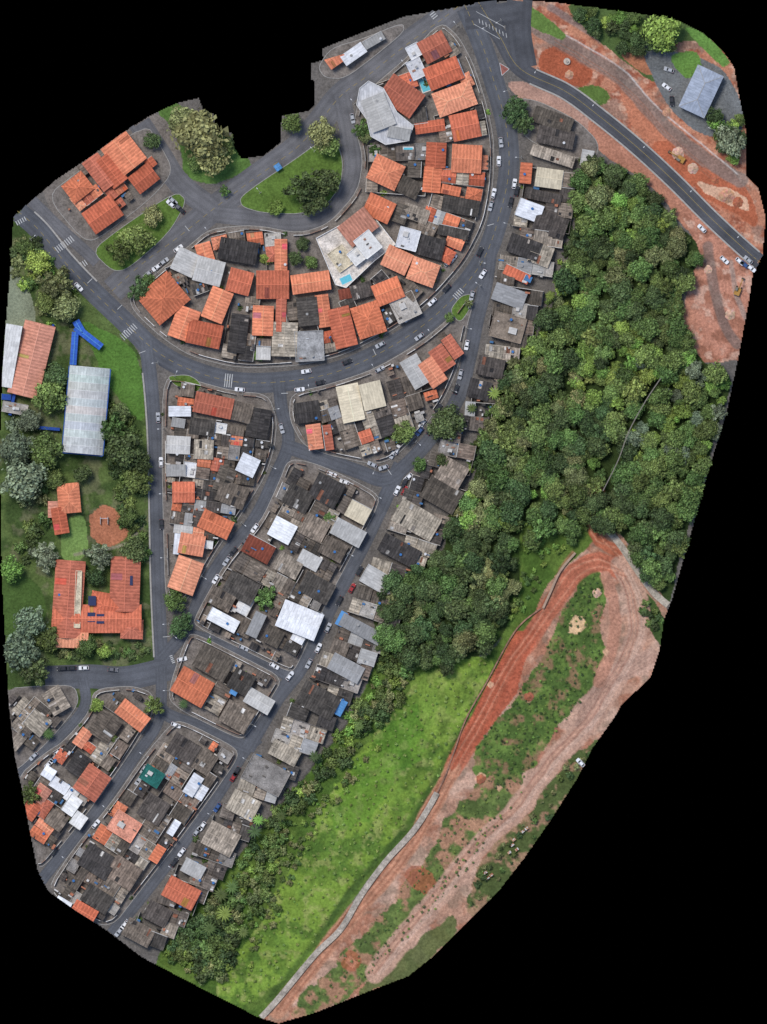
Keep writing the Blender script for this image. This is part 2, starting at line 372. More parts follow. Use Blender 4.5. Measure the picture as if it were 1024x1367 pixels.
for nm,(P,w,c) in ROADS.items():
    P=smooth(P,False,2.5);m=M();z=0.02+0.004*zi;zi+=1
    rows=[]
    for i,p in enumerate(P):
        a=P[max(0,i-1)];b=P[min(len(P)-1,i+1)];d=(b[0]-a[0],b[1]-a[1]);L=math.hypot(*d) or 1
        n=(-d[1]/L,d[0]/L);rows.append([(p[0]+n[0]*w*(k/8-.5),p[1]+n[1]*w*(k/8-.5)) for k in range(9)])
        RP.append((p[0],p[1],d[0]/L,d[1]/L,w,nm))
    for i in range(len(rows)-1):
        for k in range(8):
            q4=[rows[i][k],rows[i][k+1],rows[i+1][k+1],rows[i+1][k]]
            cx=sum(t[0] for t in q4)/4;cy=sum(t[1] for t in q4)/4
            if pip(cx,cy,OUT):
                kf=(0.9,1.06,.94,1.05,1.05,.94,1.06,.9)[k];m.face([(*W(*t),z) for t in q4],tuple(v*kf for v in c),ASPH)
    m.build(nm,clip=False)
ZM=0.125
WH=lin((182,182,180));YE=lin((158,138,80))
mm=M()
def stripe(x,y,a,l,w,c,z=ZM):
    ca,sa=math.cos(a),math.sin(a)
    if pip(x,y,OUT):
        mm.face([(*W(x+ca*i*l/2-sa*j*w/2,y+sa*i*l/2+ca*j*w/2),z) for i,j in((-1,-1),(1,-1),(1,1),(-1,1))],c,PLAIN)
for nm in ('avenue','ring_road','highway'):
    pts=[r for r in RP if r[5]==nm]
    for i in range(0,len(pts)-1,2 if nm=='highway' else 5):
        r=pts[i];stripe(r[0],r[1],math.atan2(r[3],r[2]),5.2 if nm=='highway' else 7,0.5,YE)
def crosswalk(x,y,a,n,l=9,gap=3.2):
    for k in range(n):
        t=(k-(n-1)/2)*gap;stripe(x+math.cos(a)*t,y+math.sin(a)*t,a+math.pi/2,l,1.2,WH,ZM+.004)
crosswalk(86,326,-0.65,9,9);crosswalk(172,443,-0.75,8,9);crosswalk(112,352,-.6,3,8);crosswalk(305,508,.1,4,18,3);crosswalk(28,295,-.5,5,6)
crosswalk(230,880,1.2,5,4,2.4);crosswalk(612,392,-.8,5,8);crosswalk(577,18,.9,5,8)
for k in range(9): stripe(640+k*4.5,28+k*2.4,0.5+0.9,6,.8,WH,ZM+.004)
stripe(650,42,.52,40,.6,WH,ZM+.008);stripe(655,26,.5,44,.6,WH,ZM+.008)
for x,y,a in((120,375,.8),(160,410,.8),(190,470,1.2),(380,525,1.55),(520,630,-.6),(222,850,1.5),(250,305,-.7),(655,300,1.3),(500,470,-.45)): stripe(x,y,a+1.57,9,.8,WH,ZM+.012)
mm.build('road_markings',clip=False)
m=M();P=[(667,84),(680,92),(670,101)];m.face([(*W(*p),.24) for p in P],lin((150,96,86)),PAVE)
for a,b in zip(P,P[1:]+P[:1]): m.beam((*W(*a),.1),(*W(*b),.1),.12,.17,WH)
m.build('traffic_island')
# ---------------------------------------------------------------- block plinths
CP=lin((114,107,101));GR=lin((90,114,52))
BLK={
 'A':[(588,28),(612,48),(632,85),(650,140),(660,190),(658,250),(648,300),(622,350),(580,398),(530,438),(460,474),(400,488),(320,492),(255,476),(215,450),(178,415),(172,395),(205,368),(250,330),(280,305),(340,300),(400,312),(440,298),(478,255),(485,210),(472,165),(480,130),(510,105),(545,75)],
 'B':[(388,525),(440,513),(500,493),(560,458),(600,425),(622,395),(633,400),(622,440),(612,490),(592,535),(560,578),(525,612),(500,620),(440,608),(405,595),(386,560)],
 'C':[(218,503),(250,505),(310,522),(358,526),(370,560),(366,600),(352,640),(320,690),(285,740),(258,790),(235,815),(221,800),(218,700),(216,600)],
 'D':[(385,612),(420,618),(470,640),(508,662),(500,685),(470,740),(430,815),(395,893),(385,897),(330,870),(258,835),(262,820),(300,752),(348,697),(372,645)],
 'E':[(250,848),(262,846),(330,880),(378,905),(360,935),(328,985),(315,985),(225,940),(228,910)],
 'G':[(232,962),(250,965),(315,998),(318,1012),(283,1062),(235,1128),(185,1192),(148,1240),(100,1220),(60,1190),(100,1130),(150,1070),(190,1012)],
 'H':[(125,920),(175,915),(205,925),(204,955),(172,1008),(132,1065),(90,1120),(52,1165),(30,1130),(20,1040),(60,1005),(85,990),(120,950)],
 'I':[(0,920),(60,915),(100,915),(106,940),(65,990),(15,1035),(0,1010)],
 'F':[(692,205),(720,180),(800,195),(790,240),(775,300),(745,380),(720,440),(690,490),(665,545),(640,620),(625,680),(590,735),(560,790),(525,865),(490,920),(445,985),(405,1040),(360,1090),(325,1150),(275,1215),(215,1285),(150,1262),(200,1200),(250,1135),(298,1066),(345,1002),(382,935),(412,892),(450,815),(488,745),(525,665),(560,622),(595,578),(622,535),(637,485),(648,430),(660,380),(672,320),(690,250)],
 'N':[(62,262),(100,232),(195,165),(212,190),(232,228),(205,262),(128,322),(108,318)],
 'T':[(424,90),(442,64),(484,52),(538,30),(540,42),(500,75),(460,105),(434,104)],
 'Q':[(690,130),(720,135),(770,160),(800,190),(795,215),(740,205),(695,180)],
}
GBL={'park':[(320,264),(345,245),(392,214),(425,190),(450,190),(458,215),(455,248),(435,275),(400,286),(350,284),(323,276)],
 'green':[(122,335),(160,305),(235,255),(250,268),(225,312),(170,360),(150,362)],
 'tri':[(600,415),(615,395),(631,392),(629,410),(614,432)],
 'verge':[(222,502),(250,500),(262,506),(270,516),(262,524),(235,516)]}
def plinth(nm,P,col,h=0.22,mat=PAVE,k=2,clip=True):
    P=chaikin(P,k);m=M();w=[W(*p) for p in P]
    m.face([(*p,h) for p in w],col,mat)
    for i in range(len(w)):
        a,b=w[i],w[(i+1)%len(w)];m.face([(*a,-.05),(*b,-.05),(*b,h),(*a,h)],lin((150,148,145)),PLAIN)
    for i in range(len(w)):
        a,b=w[i],w[(i+1)%len(w)]
        if pip(P[i][0],P[i][1],OUT): m.beam((*a,h-.05),(*b,h-.05),.13,.055,lin((155,152,147)),PLAIN)
    m.build(nm,clip=clip)
for i,(k,P) in enumerate(BLK.items()): plinth('pavement',P,CP,.22+.002*i,clip=(k!='T'))
for i,(k,P) in enumerate(GBL.items()): plinth('grass_verge',P,GR,.27+.003*i,GRND,2,k=='green')
def inset(P,d):
    Q=[];n=len(P)
    A=sum(P[i][0]*P[(i+1)%n][1]-P[(i+1)%n][0]*P[i][1] for i in range(n));s=1 if A>0 else -1
    for i in range(n):
        a=P[i-1];b=P[(i+1)%n];dx,dy=b[0]-a[0],b[1]-a[1];L=math.hypot(dx,dy) or 1
        Q.append((P[i][0]-s*dy/L*d,P[i][1]+s*dx/L*d))
    return Q
for k in 'ABCDEGH':
    P=inset(chaikin(BLK[k],2),4.5);m=M()
    for i in range(len(P)):
        a,b=P[i],P[(i+1)%len(P)]
        if random.random()<.8 and pip(*a,OUT) and pip(*b,OUT): m.beam((*W(*a),.2),(*W(*b),.2),.12,1.9,lin(random.choice([(205,200,192),(170,165,160),(150,120,105),(225,222,218)])))
    m.build('boundary_wall')
def kerbs(nm,sides,rng=None):
    pts=[r for r in RP if r[5]==nm];m=M()
    for s in sides:
        for i in range(0,len(pts)-2,2):
            a=pts[i];b=pts[min(i+2,len(pts)-1)]
            if rng and not(rng[0]<=i/len(pts)<=rng[1]):continue
            pa=(a[0]-a[3]*s*a[4]/2,a[1]+a[2]*s*a[4]/2);pb=(b[0]-b[3]*s*b[4]/2,b[1]+b[2]*s*b[4]/2)
            if pip(*pa,OUT) and pip(*pb,OUT): m.beam((*W(*pa),0),(*W(*pb),0),.35,.2,lin((160,156,150)))
    m.build('kerb',clip=False)
kerbs('highway',(-1,1),(.22,1));kerbs('west_street',(1,),(.1,.93));kerbs('ring_road',(1,),(.86,.97))
# ---------------------------------------------------------------- houses
PAL={'O':[(214,124,90),(222,136,102),(198,108,80),(226,146,114),(206,116,88),(184,108,86)],
 'D':[(72,67,62),(84,76,67),(62,58,56),(96,86,76),(78,71,66)],
 'B':[(128,115,102),(144,132,118),(108,97,86),(156,145,129),(118,103,91),(100,91,83)],
 'G':[(162,160,156),(182,179,174),(148,147,146)],'W':[(222,223,226),(212,212,214),(228,226,222)],
 'Y':[(204,191,165)],'P':[(200,138,116)],'C':[(150,143,136),(168,162,154),(130,125,120)],'T':[(46,108,100)],'L':[(82,134,182)],'R':[(138,76,60)]}
WALLC=[(215,208,195),(200,190,175),(225,222,218),(180,165,150),(190,150,125),(205,200,200)]
def piece(m,cx,cy,w,h,a,z,t,kind=None):
    a=math.radians(a);c0=W(cx,cy)
    ux=(math.cos(a),-math.sin(a));uy=(-math.sin(a),-math.cos(a))
    A=w*S/2;B=h*S/2
    if kind is None:
        kind={'O':random.choice('gghg'),'P':'g','R':'g','D':random.choice('gggs'),'B':random.choice('gggs'),'G':random.choice('gs'),'Y':'g','C':'f','W':random.choice('fsg')}.get(t,'s')
    if (kind in 'gh') and B>A: A,B=B,A;ux,uy=uy,ux
    if kind=='s' and random.random()<.5: A,B=B,A;ux,uy=uy,ux
    j=random.uniform(.8,1.15);base=random.choice(PAL[t]);col=tuple(min(.8,v*j) for v in lin(base))
    wc=lin(random.choice(WALLC));mat=TILE if t in 'OPR' else (METAL if t in 'WGYTL' else SHEET)
    def Lp(u,v,zz): return (c0[0]+ux[0]*u+uy[0]*v,c0[1]+ux[1]*u+uy[1]*v,zz)
    wa,wb=max(A-.35,.5),max(B-.35,.5)
    m.box(c0,ux,uy,wa,wb,.2,z-.1,wc)
    for sgn in(-1,1):
        nW=max(1,int(wa*2/3.5))
        for k in range(nW):
            uu=-wa+(k+.5)*2*wa/nW
            zt=min(z-.5,2.2)
            cc=Lp(uu,sgn*(wb+.02),0)
            if k==0 and sgn==1: m.box(cc,ux,uy,.45,.03,.2,2.2,lin((95,65,45)))
            else:
                m.box(cc,ux,uy,.65,.03,1.0,zt,lin((235,235,235)));m.box(Lp(uu,sgn*(wb+.05),0),ux,uy,.55,.02,1.1,zt-.1,(0.02,0.02,0.03),GLASS)
            if z>5: m.box(cc,ux,uy,.6,.03,3.8,4.8,(0.02,0.02,0.03),GLASS)
    th=.14
    ed=tuple(v*.6 for v in col)
    cor=[(-A,-B),(A,-B),(A,B),(-A,B)]
    if kind in 'gh':
        r=B*(.42 if t in 'OPR' else .24);Lr=A if kind=='g' else max(A-B,.1)
        sl=math.hypot(B,r)
        for s in(-1,1):
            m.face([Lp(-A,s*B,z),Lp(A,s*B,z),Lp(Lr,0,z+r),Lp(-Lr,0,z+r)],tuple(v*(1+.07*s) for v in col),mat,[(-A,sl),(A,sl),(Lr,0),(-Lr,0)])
            m.face([Lp(-A,s*B,z-th),Lp(A,s*B,z-th),Lp(A,s*B,z),Lp(-A,s*B,z)],ed)
            m.face([Lp(s*A,-B,z),Lp(s*A,B,z),Lp(s*Lr,0,z+r)],wc if kind=='g' else col,PLAIN if kind=='g' else mat,[(-B,sl),(B,sl),(0,0)])
            m.face([Lp(s*A,-B,z-th),Lp(s*A,B,z-th),Lp(s*A,B,z),Lp(s*A,-B,z)],ed)
        rc=tuple(min(.8,v*1.3) for v in col)
        m.beam(Lp(-Lr,0,z+r),Lp(Lr,0,z+r),.15,.07,rc)
        if kind=='h':
            for s in(-1,1):
                for q in(-1,1): m.beam(Lp(s*A,q*B,z),Lp(s*Lr,0,z+r),.13,.07,rc)
    elif kind=='s':
        r=B*2*.14
        m.face([Lp(-A,-B,z+r),Lp(A,-B,z+r),Lp(A,B,z),Lp(-A,B,z)],col,mat,[(-A,0),(A,0),(A,2*B),(-A,2*B)])
        m.face([Lp(-A,-B,.2),Lp(A,-B,.2),Lp(A,-B,z+r),Lp(-A,-B,z+r)],wc)
        for s in(-1,1): m.face([Lp(s*A,-B,z-th),Lp(s*A,B,z-th),Lp(s*A,B,z),Lp(s*A,-B,z+r)],ed)
        m.face([Lp(-A,B,z-th),Lp(A,B,z-th),Lp(A,B,z),Lp(-A,B,z)],ed)
        if random.random()<.5:
            m.beam(Lp(-A,-B,z+r-.1),Lp(A,-B,z+r-.1),.12,.35,lin((190,186,180)))
    else:
        m.box(c0,ux,uy,A,B,z-.2,z,wc,PLAIN,col,PLAIN if t=='W' else PAVE)
        for p,q in zip(cor,cor[1:]+cor[:1]): m.beam(Lp(*p,z),Lp(*q,z),.1,.35,tuple(min(.8,v*1.3) for v in col))
        if A>2.5 and random.random()<.7:
            m.box(Lp(random.uniform(-.4,.4)*A,random.uniform(-.4,.4)*B,0),ux,uy,A*.25,B*.25,z,z+1.0,lin((190,186,180)))
        if A>3: 
            for _ in range(3): m.box(Lp(random.uniform(-.8,.8)*A,random.uniform(-.8,.8)*B,0),ux,uy,random.uniform(.3,.9),random.uniform(.2,.5),z,z+.4,lin(random.choice([(90,85,80),(150,110,90),(190,190,190)])))
    if random.random()<.3 and A>2 and B>1.5:
        p=Lp(random.uniform(-.7,.7)*A,random.uniform(-.7,.7)*B,0);m.cyl(p[0],p[1],.5,z,z+1.25,lin(random.choice([(60,110,165),(60,110,165),(150,148,145),(205,205,205)])),PLAIN,10,.6)
    if mat==TILE and A>2.5 and B>1.8 and kind=='g' and random.random()<.4:
        rr=B*.42;k=random.choice([-1,1]);u0=random.uniform(-.8,.3)*A;lw=random.uniform(1.2,3);c2=tuple(v*random.choice([.6,.75,1.25]) for v in col)
        m.face([Lp(u0,k*B*.95,z+rr*.05+.03),Lp(u0+lw,k*B*.95,z+rr*.05+.03),Lp(u0+lw,k*B*.2,z+rr*.8+.03),Lp(u0,k*B*.2,z+rr*.8+.03)],c2,TILE,[(0,2),(lw,2),(lw,0),(0,0)])
    if mat==SHEET and t in 'DB' and A>2.2 and B>1.8 and kind=='g':
        rr=B*.24
        for _ in range(random.choice([0,1,1,2,3])):
            k=random.choice([-1,1]);u0=random.uniform(-.85,.6)*A
            c2=lin(random.choice([(170,165,158),(150,140,130),(120,78,60),(44,42,42),(50,47,45),(190,186,180)]))
            lw=random.uniform(.7,1.8);t0=random.choice([.1,.1,.5]);t1=random.choice([.9,.5,.9])
            if t1<=t0:t1=.9
            m.face([Lp(u0,k*B*t1,z+rr*(1-t1)+.03),Lp(u0+lw,k*B*t1,z+rr*(1-t1)+.03),Lp(u0+lw,k*B*t0,z+rr*(1-t0)+.03),Lp(u0,k*B*t0,z+rr*(1-t0)+.03)],c2,SHEET,[(0,2),(1,2),(1,0),(0,0)])
ROOFS=[
(580,63,38,32,-28,'O',5,'g'),(592,98,48,32,-22,'O',5.5,'g'),(607,132,54,34,-20,'O',5,'h'),(536,128,52,38,35,'O',5,'g'),(574,169,40,16,-8,'O',3.8,'g'),(621,168,38,36,-12,'O',4,'g'),
(556,92,20,26,-25,'W',4,'f'),(553,68,18,18,-28,'W',3.5,'f'),(612,92,9,26,-22,'W',3.4,'f'),
(515,230,42,36,25,'O',5.4,'h'),(506,278,38,30,25,'O',5.2,'g'),(582,207,27,34,3,'O',4.2,'g'),(623,212,40,38,3,'O',4.8,'g'),(577,240,24,34,5,'O',4.2,'g'),(602,254,26,13,12,'O',4,'g'),
(545,319,28,28,15,'W',6,'f'),(576,330,34,28,15,'D',4.5,'g'),(530,347,36,30,25,'O',4.6,'g'),(565,363,38,32,20,'O',5,'h'),
(364,380,44,38,0,'O',5,'g'),(375,340,17,42,0,'O',4.2,'g'),(415,377,52,26,-8,'O',4.6,'g'),(351,428,28,40,2,'O',4.4,'g'),(375,420,14,46,2,'O',4.2,'g'),(320,376,32,32,15,'O',4.8,'g'),
(279,362,38,34,15,'G',4.9,'g'),(248,350,32,32,25,'G',4.5,'s'),(318,335,52,30,10,'D',4.6,'g'),(218,398,54,50,-40,'O',5,'h'),(246,432,32,44,20,'O',4.2,'g'),(290,407,30,44,22,'O',4.7,'g'),(273,446,46,32,12,'O',5,'g'),(318,445,24,52,8,'D',4,'g'),
(380,453,34,46,2,'B',4,'g'),(413,462,38,40,-3,'G',4,'f'),(411,416,28,38,-6,'D',5,'g'),(432,415,18,44,-8,'O',4.6,'g'),(457,437,30,54,-14,'O',4.9,'g'),(492,427,38,44,-18,'O',5.2,'h'),(518,389,38,30,-22,'O',5,'g'),(483,388,30,20,-15,'D',4,'g'),(541,410,34,34,-25,'C',3.8,'f'),(462,392,20,14,-10,'R',3.4,'s'),
(546,250,30,24,25,'D',4,'g'),(555,285,36,20,20,'B',3.8,'g'),(535,285,20,26,20,'D',4,'g'),(615,275,50,22,10,'D',3.9,'g'),(605,310,42,14,12,'D',3.6,'s'),
(165,205,42,48,-38,'O',5,'g'),(133,228,26,52,-38,'O',4.6,'g'),(104,250,34,30,-38,'O',5,'h'),(148,228,24,44,-38,'O',5.2,'g'),(192,238,34,28,-38,'O',4.5,'g'),(137,286,46,34,-35,'O',4.6,'g'),(113,222,18,20,-38,'B',3.6,'g'),
(446,76,26,24,-35,'O',4.5,'g'),(472,72,34,16,-35,'W',4,'s'),(499,54,30,12,-30,'G',4,'s'),
(604,463,16,32,-35,'O',4.8,'g'),(577,497,24,38,-35,'O',4.7,'g'),(590,478,22,34,-35,'O',4.4,'g'),(555,496,26,42,-30,'G',4.4,'g'),(497,528,30,36,-14,'Y',5,'s'),(468,538,30,50,-12,'Y',5,'g'),(420,583,20,34,-8,'O',4.4,'g'),(438,584,12,34,-8,'O',4.2,'s'),(410,550,34,28,-8,'D',4,'g'),
(240,549,30,14,0,'W',4.2,'s'),(285,541,52,28,12,'O',4.6,'g'),(322,550,30,26,15,'B',4.4,'g'),(238,594,32,24,3,'G',4.2,'g'),(272,600,26,26,3,'B',4.2,'g'),(245,657,30,28,0,'O',4.6,'g'),(235,628,26,16,0,'G',4,'s'),(331,621,26,26,25,'W',4.5,'s'),(345,565,30,40,10,'D',4.2,'g'),(288,700,44,26,25,'O',4.4,'g'),(256,727,34,28,10,'O',4.4,'g'),(248,768,36,46,20,'O',4.6,'g'),(236,726,8,28,5,'W',3.8,'s'),
(310,660,40,30,22,'D',4.2,'g'),(270,570,34,22,8,'D',4.1,'g'),(300,640,24,34,20,'D',4,'g'),
(377,708,32,28,28,'W',4.8,'s'),(465,711,44,24,28,'G',4.6,'s'),(478,684,30,24,28,'Y',4.2,'s'),(400,828,56,38,22,'W',5,'g'),(298,828,42,18,28,'W',4.6,'s'),(342,834,16,34,25,'G',4.2,'s'),(445,733,34,26,28,'D',4.4,'g'),(413,748,30,20,28,'G',4,'s'),(345,733,40,26,28,'R',3.4,'s'),(436,655,40,36,28,'D',4.2,'g'),
(398,665,36,30,28,'D',4.2,'g'),(423,785,44,30,28,'D',4,'g'),(322,785,44,32,28,'D',4.2,'g'),(385,755,34,26,28,'B',4,'g'),(420,705,34,30,28,'B',4.1,'g'),(295,800,34,24,28,'D',4.3,'g'),(365,850,24,24,28,'D',4,'g'),
(257,917,48,38,30,'O',5,'g'),(285,885,48,34,30,'D',4.4,'g'),(322,910,30,30,30,'D',4.2,'g'),(346,936,38,22,30,'G',4.4,'g'),(316,957,40,32,30,'B',4.2,'g'),(313,922,10,12,30,'L',3.8,'s'),
(738,160,54,22,20,'D',4.2,'g'),(742,183,50,24,12,'D',4.2,'g'),(738,208,60,16,18,'B',3.8,'g'),(784,211,16,22,10,'G',3.6,'s'),
(702,231,16,28,5,'O',4,'s'),(733,238,36,26,8,'Y',4.4,'g'),(707,281,34,24,20,'W',4.4,'s'),(725,262,50,14,12,'D',4,'g'),(690,366,36,14,25,'O',3.8,'s'),(705,372,10,8,25,'L',4,'s'),(678,437,44,34,15,'B',4.6,'f'),(655,490,36,26,12,'D',4,'g'),(640,520,30,26,15,'D',4,'g'),
(735,300,44,30,20,'D',4,'g'),(700,330,44,26,20,'D',4.2,'g'),(722,340,30,28,20,'B',3.9,'g'),(680,395,44,24,20,'G',3.8,'s'),
(603,632,36,34,30,'B',4.3,'g'),(590,660,50,34,30,'D',4.2,'g'),(556,694,60,34,30,'B',4.1,'g'),(533,735,54,26,28,'D',4.2,'g'),(505,775,44,26,30,'G',3.9,'s'),(482,840,60,18,28,'G',4.6,'s'),(456,826,10,20,28,'L',4,'s'),(462,892,46,24,28,'G',4.4,'g'),(425,935,54,34,28,'D',4.2,'g'),(455,945,10,22,28,'L',3.8,'s'),(355,1035,56,36,28,'C',4.4,'f'),(380,1005,40,22,28,'B',4,'g'),(325,1075,40,30,28,'B',4.2,'g'),(295,1120,44,34,28,'B',4.2,'g'),(242,1192,46,30,28,'O',4.8,'g'),(258,1160,30,20,28,'G',4.2,'s'),(210,1220,34,26,28,'D',4,'g'),(185,1245,40,26,28,'B',4,'g'),
(203,1036,28,22,32,'T',5.2,'f'),(166,1103,38,30,32,'P',5,'f'),(258,1048,16,30,32,'W',4.8,'s'),(232,1105,10,22,32,'W',4.8,'s'),(210,1140,14,24,32,'O',4.2,'s'),(112,1218,34,22,30,'O',4.6,'g'),(85,1205,22,10,30,'W',4,'s'),
(245,1000,40,30,32,'D',4.2,'g'),(270,1015,34,30,32,'B',4,'g'),(205,1080,34,34,32,'D',4.2,'g'),(130,1150,44,34,32,'D',4.2,'g'),(165,1165,40,34,32,'B',4.1,'g'),(130,1200,40,26,32,'D',4.3,'g'),
(177,955,24,44,-52,'O',4.4,'g'),(123,1045,40,36,-55,'O',5,'g'),(96,1075,26,18,-55,'W',4.4,'s'),(40,1082,22,22,-55,'O',4.4,'g'),(105,1095,20,18,-55,'W',4,'s'),(75,1095,26,22,35,'B',4.2,'s'),(110,985,26,16,-55,'O',4,'g'),(75,935,26,34,-30,'B',4.2,'g'),(50,965,26,30,-50,'B',4,'s'),(140,970,36,34,-55,'D',4.1,'g'),(105,1020,30,24,-55,'D',4,'g'),(55,1060,24,20,-55,'P',3.9,'g'),
]
EXQ=[]
def rectpts(cx,cy,w,h,a,n=5):
    a=math.radians(a);R=[]
    for i in range(n):
        for j in range(n):
            u=(i/(n-1)-.5)*w;v=(j/(n-1)-.5)*h;R.append((cx+math.cos(a)*u-math.sin(a)*v,cy+math.sin(a)*u+math.cos(a)*v))
    return R
def inrect(p,r):
    a=math.radians(r[4]);dx,dy=p[0]-r[0],p[1]-r[1]
    return abs(dx*math.cos(a)+dy*math.sin(a))<r[2]/2 and abs(-dx*math.sin(a)+dy*math.cos(a))<r[3]/2
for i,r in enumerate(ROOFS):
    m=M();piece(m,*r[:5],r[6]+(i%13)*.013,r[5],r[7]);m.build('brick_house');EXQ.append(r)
m=M();P=[(492,108),(512,118),(530,150),(552,168),(545,188),(515,193),(495,182),(490,160),(476,140),(480,118)];w=[W(*p) for p in P]
m.face([(*p,7) for p in w],lin((182,182,184)),METAL,[(p[0],p[1]) for p in w])
for i in range(len(w)):
    a,b=w[i],w[(i+1)%len(w)];m.face([(*a,.2),(*b,.2),(*b,7),(*a,7)],lin((215,212,208)));m.beam((*a,7),(*b,7),.15,.5,lin((205,203,200)))
    for zz in(1.2,4.4): m.beam((a[0]*.6+b[0]*.4,a[1]*.6+b[1]*.4,zz),(a[0]*.4+b[0]*.6,a[1]*.4+b[1]*.6,zz),.2,1.3,(.02,.02,.03),GLASS)
piece(m,505,150,34,46,-22,8.2,'G','g');piece(m,533,178,30,16,10,7.8,'G','s')
m.build('apartment_building')
EXTRA=[(470,330,95,85,-40),(405,338,46,50,0),(545,182,20,20,0),(567,112,16,24,-22),(355,800,26,26,0),(512,152,62,78,-15)]
def covered(x,y,w,h,a):
    pts=rectpts(x,y,w*.9,h*.9,a);c=0
    for p in pts:
        for r in EXQ:
            if abs(r[0]-p[0])<50 and abs(r[1]-p[1])<50 and inrect(p,r): c+=1;break
        else:
            for r in EXTRA:
                if inrect(p,r): c+=1;break
    return c/len(pts)
def lot(cx,cy,w,h,a,P,pal):
    m=M()
    def rec(x,y,ww,hh,d):
        if (ww>27 or hh>27 or (d<1 and random.random()<.8)) and d<4 and max(ww,hh)>16:
            t=random.uniform(.35,.65);ar=math.radians(a)
            if ww>hh:
                o1=-(1-t)/2*ww;o2=t/2*ww
                rec(x+math.cos(ar)*o1,y+math.sin(ar)*o1,ww*t,hh,d+1);rec(x+math.cos(ar)*o2,y+math.sin(ar)*o2,ww*(1-t),hh,d+1)
            else:
                o1=-(1-t)/2*hh;o2=t/2*hh
                rec(x-math.sin(ar)*o1,y+math.cos(ar)*o1,ww,hh*t,d+1);rec(x-math.sin(ar)*o2,y+math.cos(ar)*o2,ww,hh*(1-t),d+1)
            return
        if random.random()<.06: return
        for k in(1,.85,.7,.5):
            if P is None or all(pip(*p,P) for p in rectpts(x,y,ww*k,hh*k,a,2)): break
        else: return
        ww*=k;hh*=k
        if min(ww,hh)<5: return
        cv=covered(x,y,ww,hh,a)
        if cv>.45:return
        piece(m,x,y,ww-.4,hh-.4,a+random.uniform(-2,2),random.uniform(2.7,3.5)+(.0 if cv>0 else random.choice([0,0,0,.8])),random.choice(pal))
    rec(cx,cy,w,h,0)
    if not m.f: return
    ar=math.radians(a);C=[(cx+math.cos(ar)*i*w/2-math.sin(ar)*j*h/2,cy+math.sin(ar)*i*w/2+math.cos(ar)*j*h/2) for i,j in((-1,-1),(1,-1),(1,1),(-1,1))]
    wcl=lin(random.choice([(150,145,138),(190,184,174),(120,112,105),(210,205,198)]))
    for p,q in zip(C,C[1:]+C[:1]):
        if random.random()<.5 and (P is None or (pip(*p,P) and pip(*q,P))): m.beam((*W(*p),.2),(*W(*q),.2),.1,random.uniform(2.2,3.9),wcl)
    for _ in range(6):
        u=random.uniform(-.5,.5)*w;v=random.uniform(-.5,.5)*h;x=cx+math.cos(ar)*u-math.sin(ar)*v;y=cy+math.sin(ar)*u+math.cos(ar)*v
        if P is None or pip(x,y,P):
            m.box(W(x,y),(math.cos(ar),-math.sin(ar)),(-math.sin(ar),-math.cos(ar)),random.uniform(.3,1.3),random.uniform(.2,.6),.2,random.uniform(2,4.6),lin(random.choice([(200,196,190),(170,110,84),(90,84,80),(60,58,56),(170,165,160),(70,110,150)])))
    m.build('brick_house')
def bsp(P,a,pal,lw=26,lh=52,ins=4.5):
    P2=inset(chaikin(P,2),ins);ar=math.radians(a);ca,sa=math.cos(ar),math.sin(ar)
    us=[x*ca+y*sa for x,y in P2];vs=[-x*sa+y*ca for x,y in P2]
    v=min(vs)
    while v<max(vs):
        hh=lh*random.uniform(.85,1.15);u=min(us)+random.uniform(-8,0)
        while u<max(us):
            ww=lw*random.uniform(.8,1.25);cu,cv=u+ww/2,v+hh/2
            lot(cu*ca-cv*sa,cu*sa+cv*ca,ww,hh,a,P2,pal);u+=ww
        v+=hh
def strip(L,R,n,pal):
    def res(P,n):
        P=smooth(P,False,3);d=[0]
        for a,b in zip(P[:-1],P[1:]): d.append(d[-1]+math.dist(a,b))
        o=[]
        for k in range(n+1):
            t=d[-1]*k/n;i=max(0,min(len(P)-2,int(np.searchsorted(d,t))-1));f=(t-d[i])/(d[i+1]-d[i]+1e-9)
            o.append((P[i][0]*(1-f)+P[i+1][0]*f,P[i][1]*(1-f)+P[i+1][1]*f))
        return o
    A=res(L,n);B=res(R,n)
    for i in range(n):
        a=((A[i][0]+A[i+1][0])/2,(A[i][1]+A[i+1][1])/2);b=((B[i][0]+B[i+1][0])/2,(B[i][1]+B[i+1][1])/2)
        ang=math.degrees(math.atan2(b[1]-a[1],b[0]-a[0]))
        wd=(math.dist(A[i],A[i+1])+math.dist(B[i],B[i+1]))/2
        k=random.uniform(.88,1.0);c=((a[0]+b[0])/2,(a[1]+b[1])/2)
        lot(c[0],c[1],math.dist(a,b)*k,wd*.97,ang,None,pal)
UP='DDDBBBGOOOC';LOW='DDDDDDDDDBBBBBBBBGCWO';MIX='DDDDBBBGOOCW'
strip([(604,52),(636,110),(652,190),(647,262),(616,335),(572,388),(510,442),(430,476),(350,483),(290,476),(235,450),(192,420)],[(556,90),(575,150),(588,195),(578,250),(550,310),(515,350),(465,395),(420,398),(365,398),(310,392),(268,400),(225,400)],34,UP)
strip([(552,92),(570,150),(582,195),(572,250),(545,308),(510,345)],[(500,115),(495,165),(490,210),(485,250),(470,290),(440,320)],11,UP)
strip([(400,395),(350,395),(310,388),(265,395),(220,400)],[(400,318),(345,308),(290,312),(240,345),(200,375)],9,UP)
bsp([(60,262),(195,170),(228,228),(125,318)],-38,'OOBG',26,34)
bsp(BLK['B'],-18,LOW,24,45);bsp(BLK['C'],8,MIX+'DDD',34,32);bsp(BLK['D'],28,LOW,32,42);bsp(BLK['E'],30,LOW,28,40)
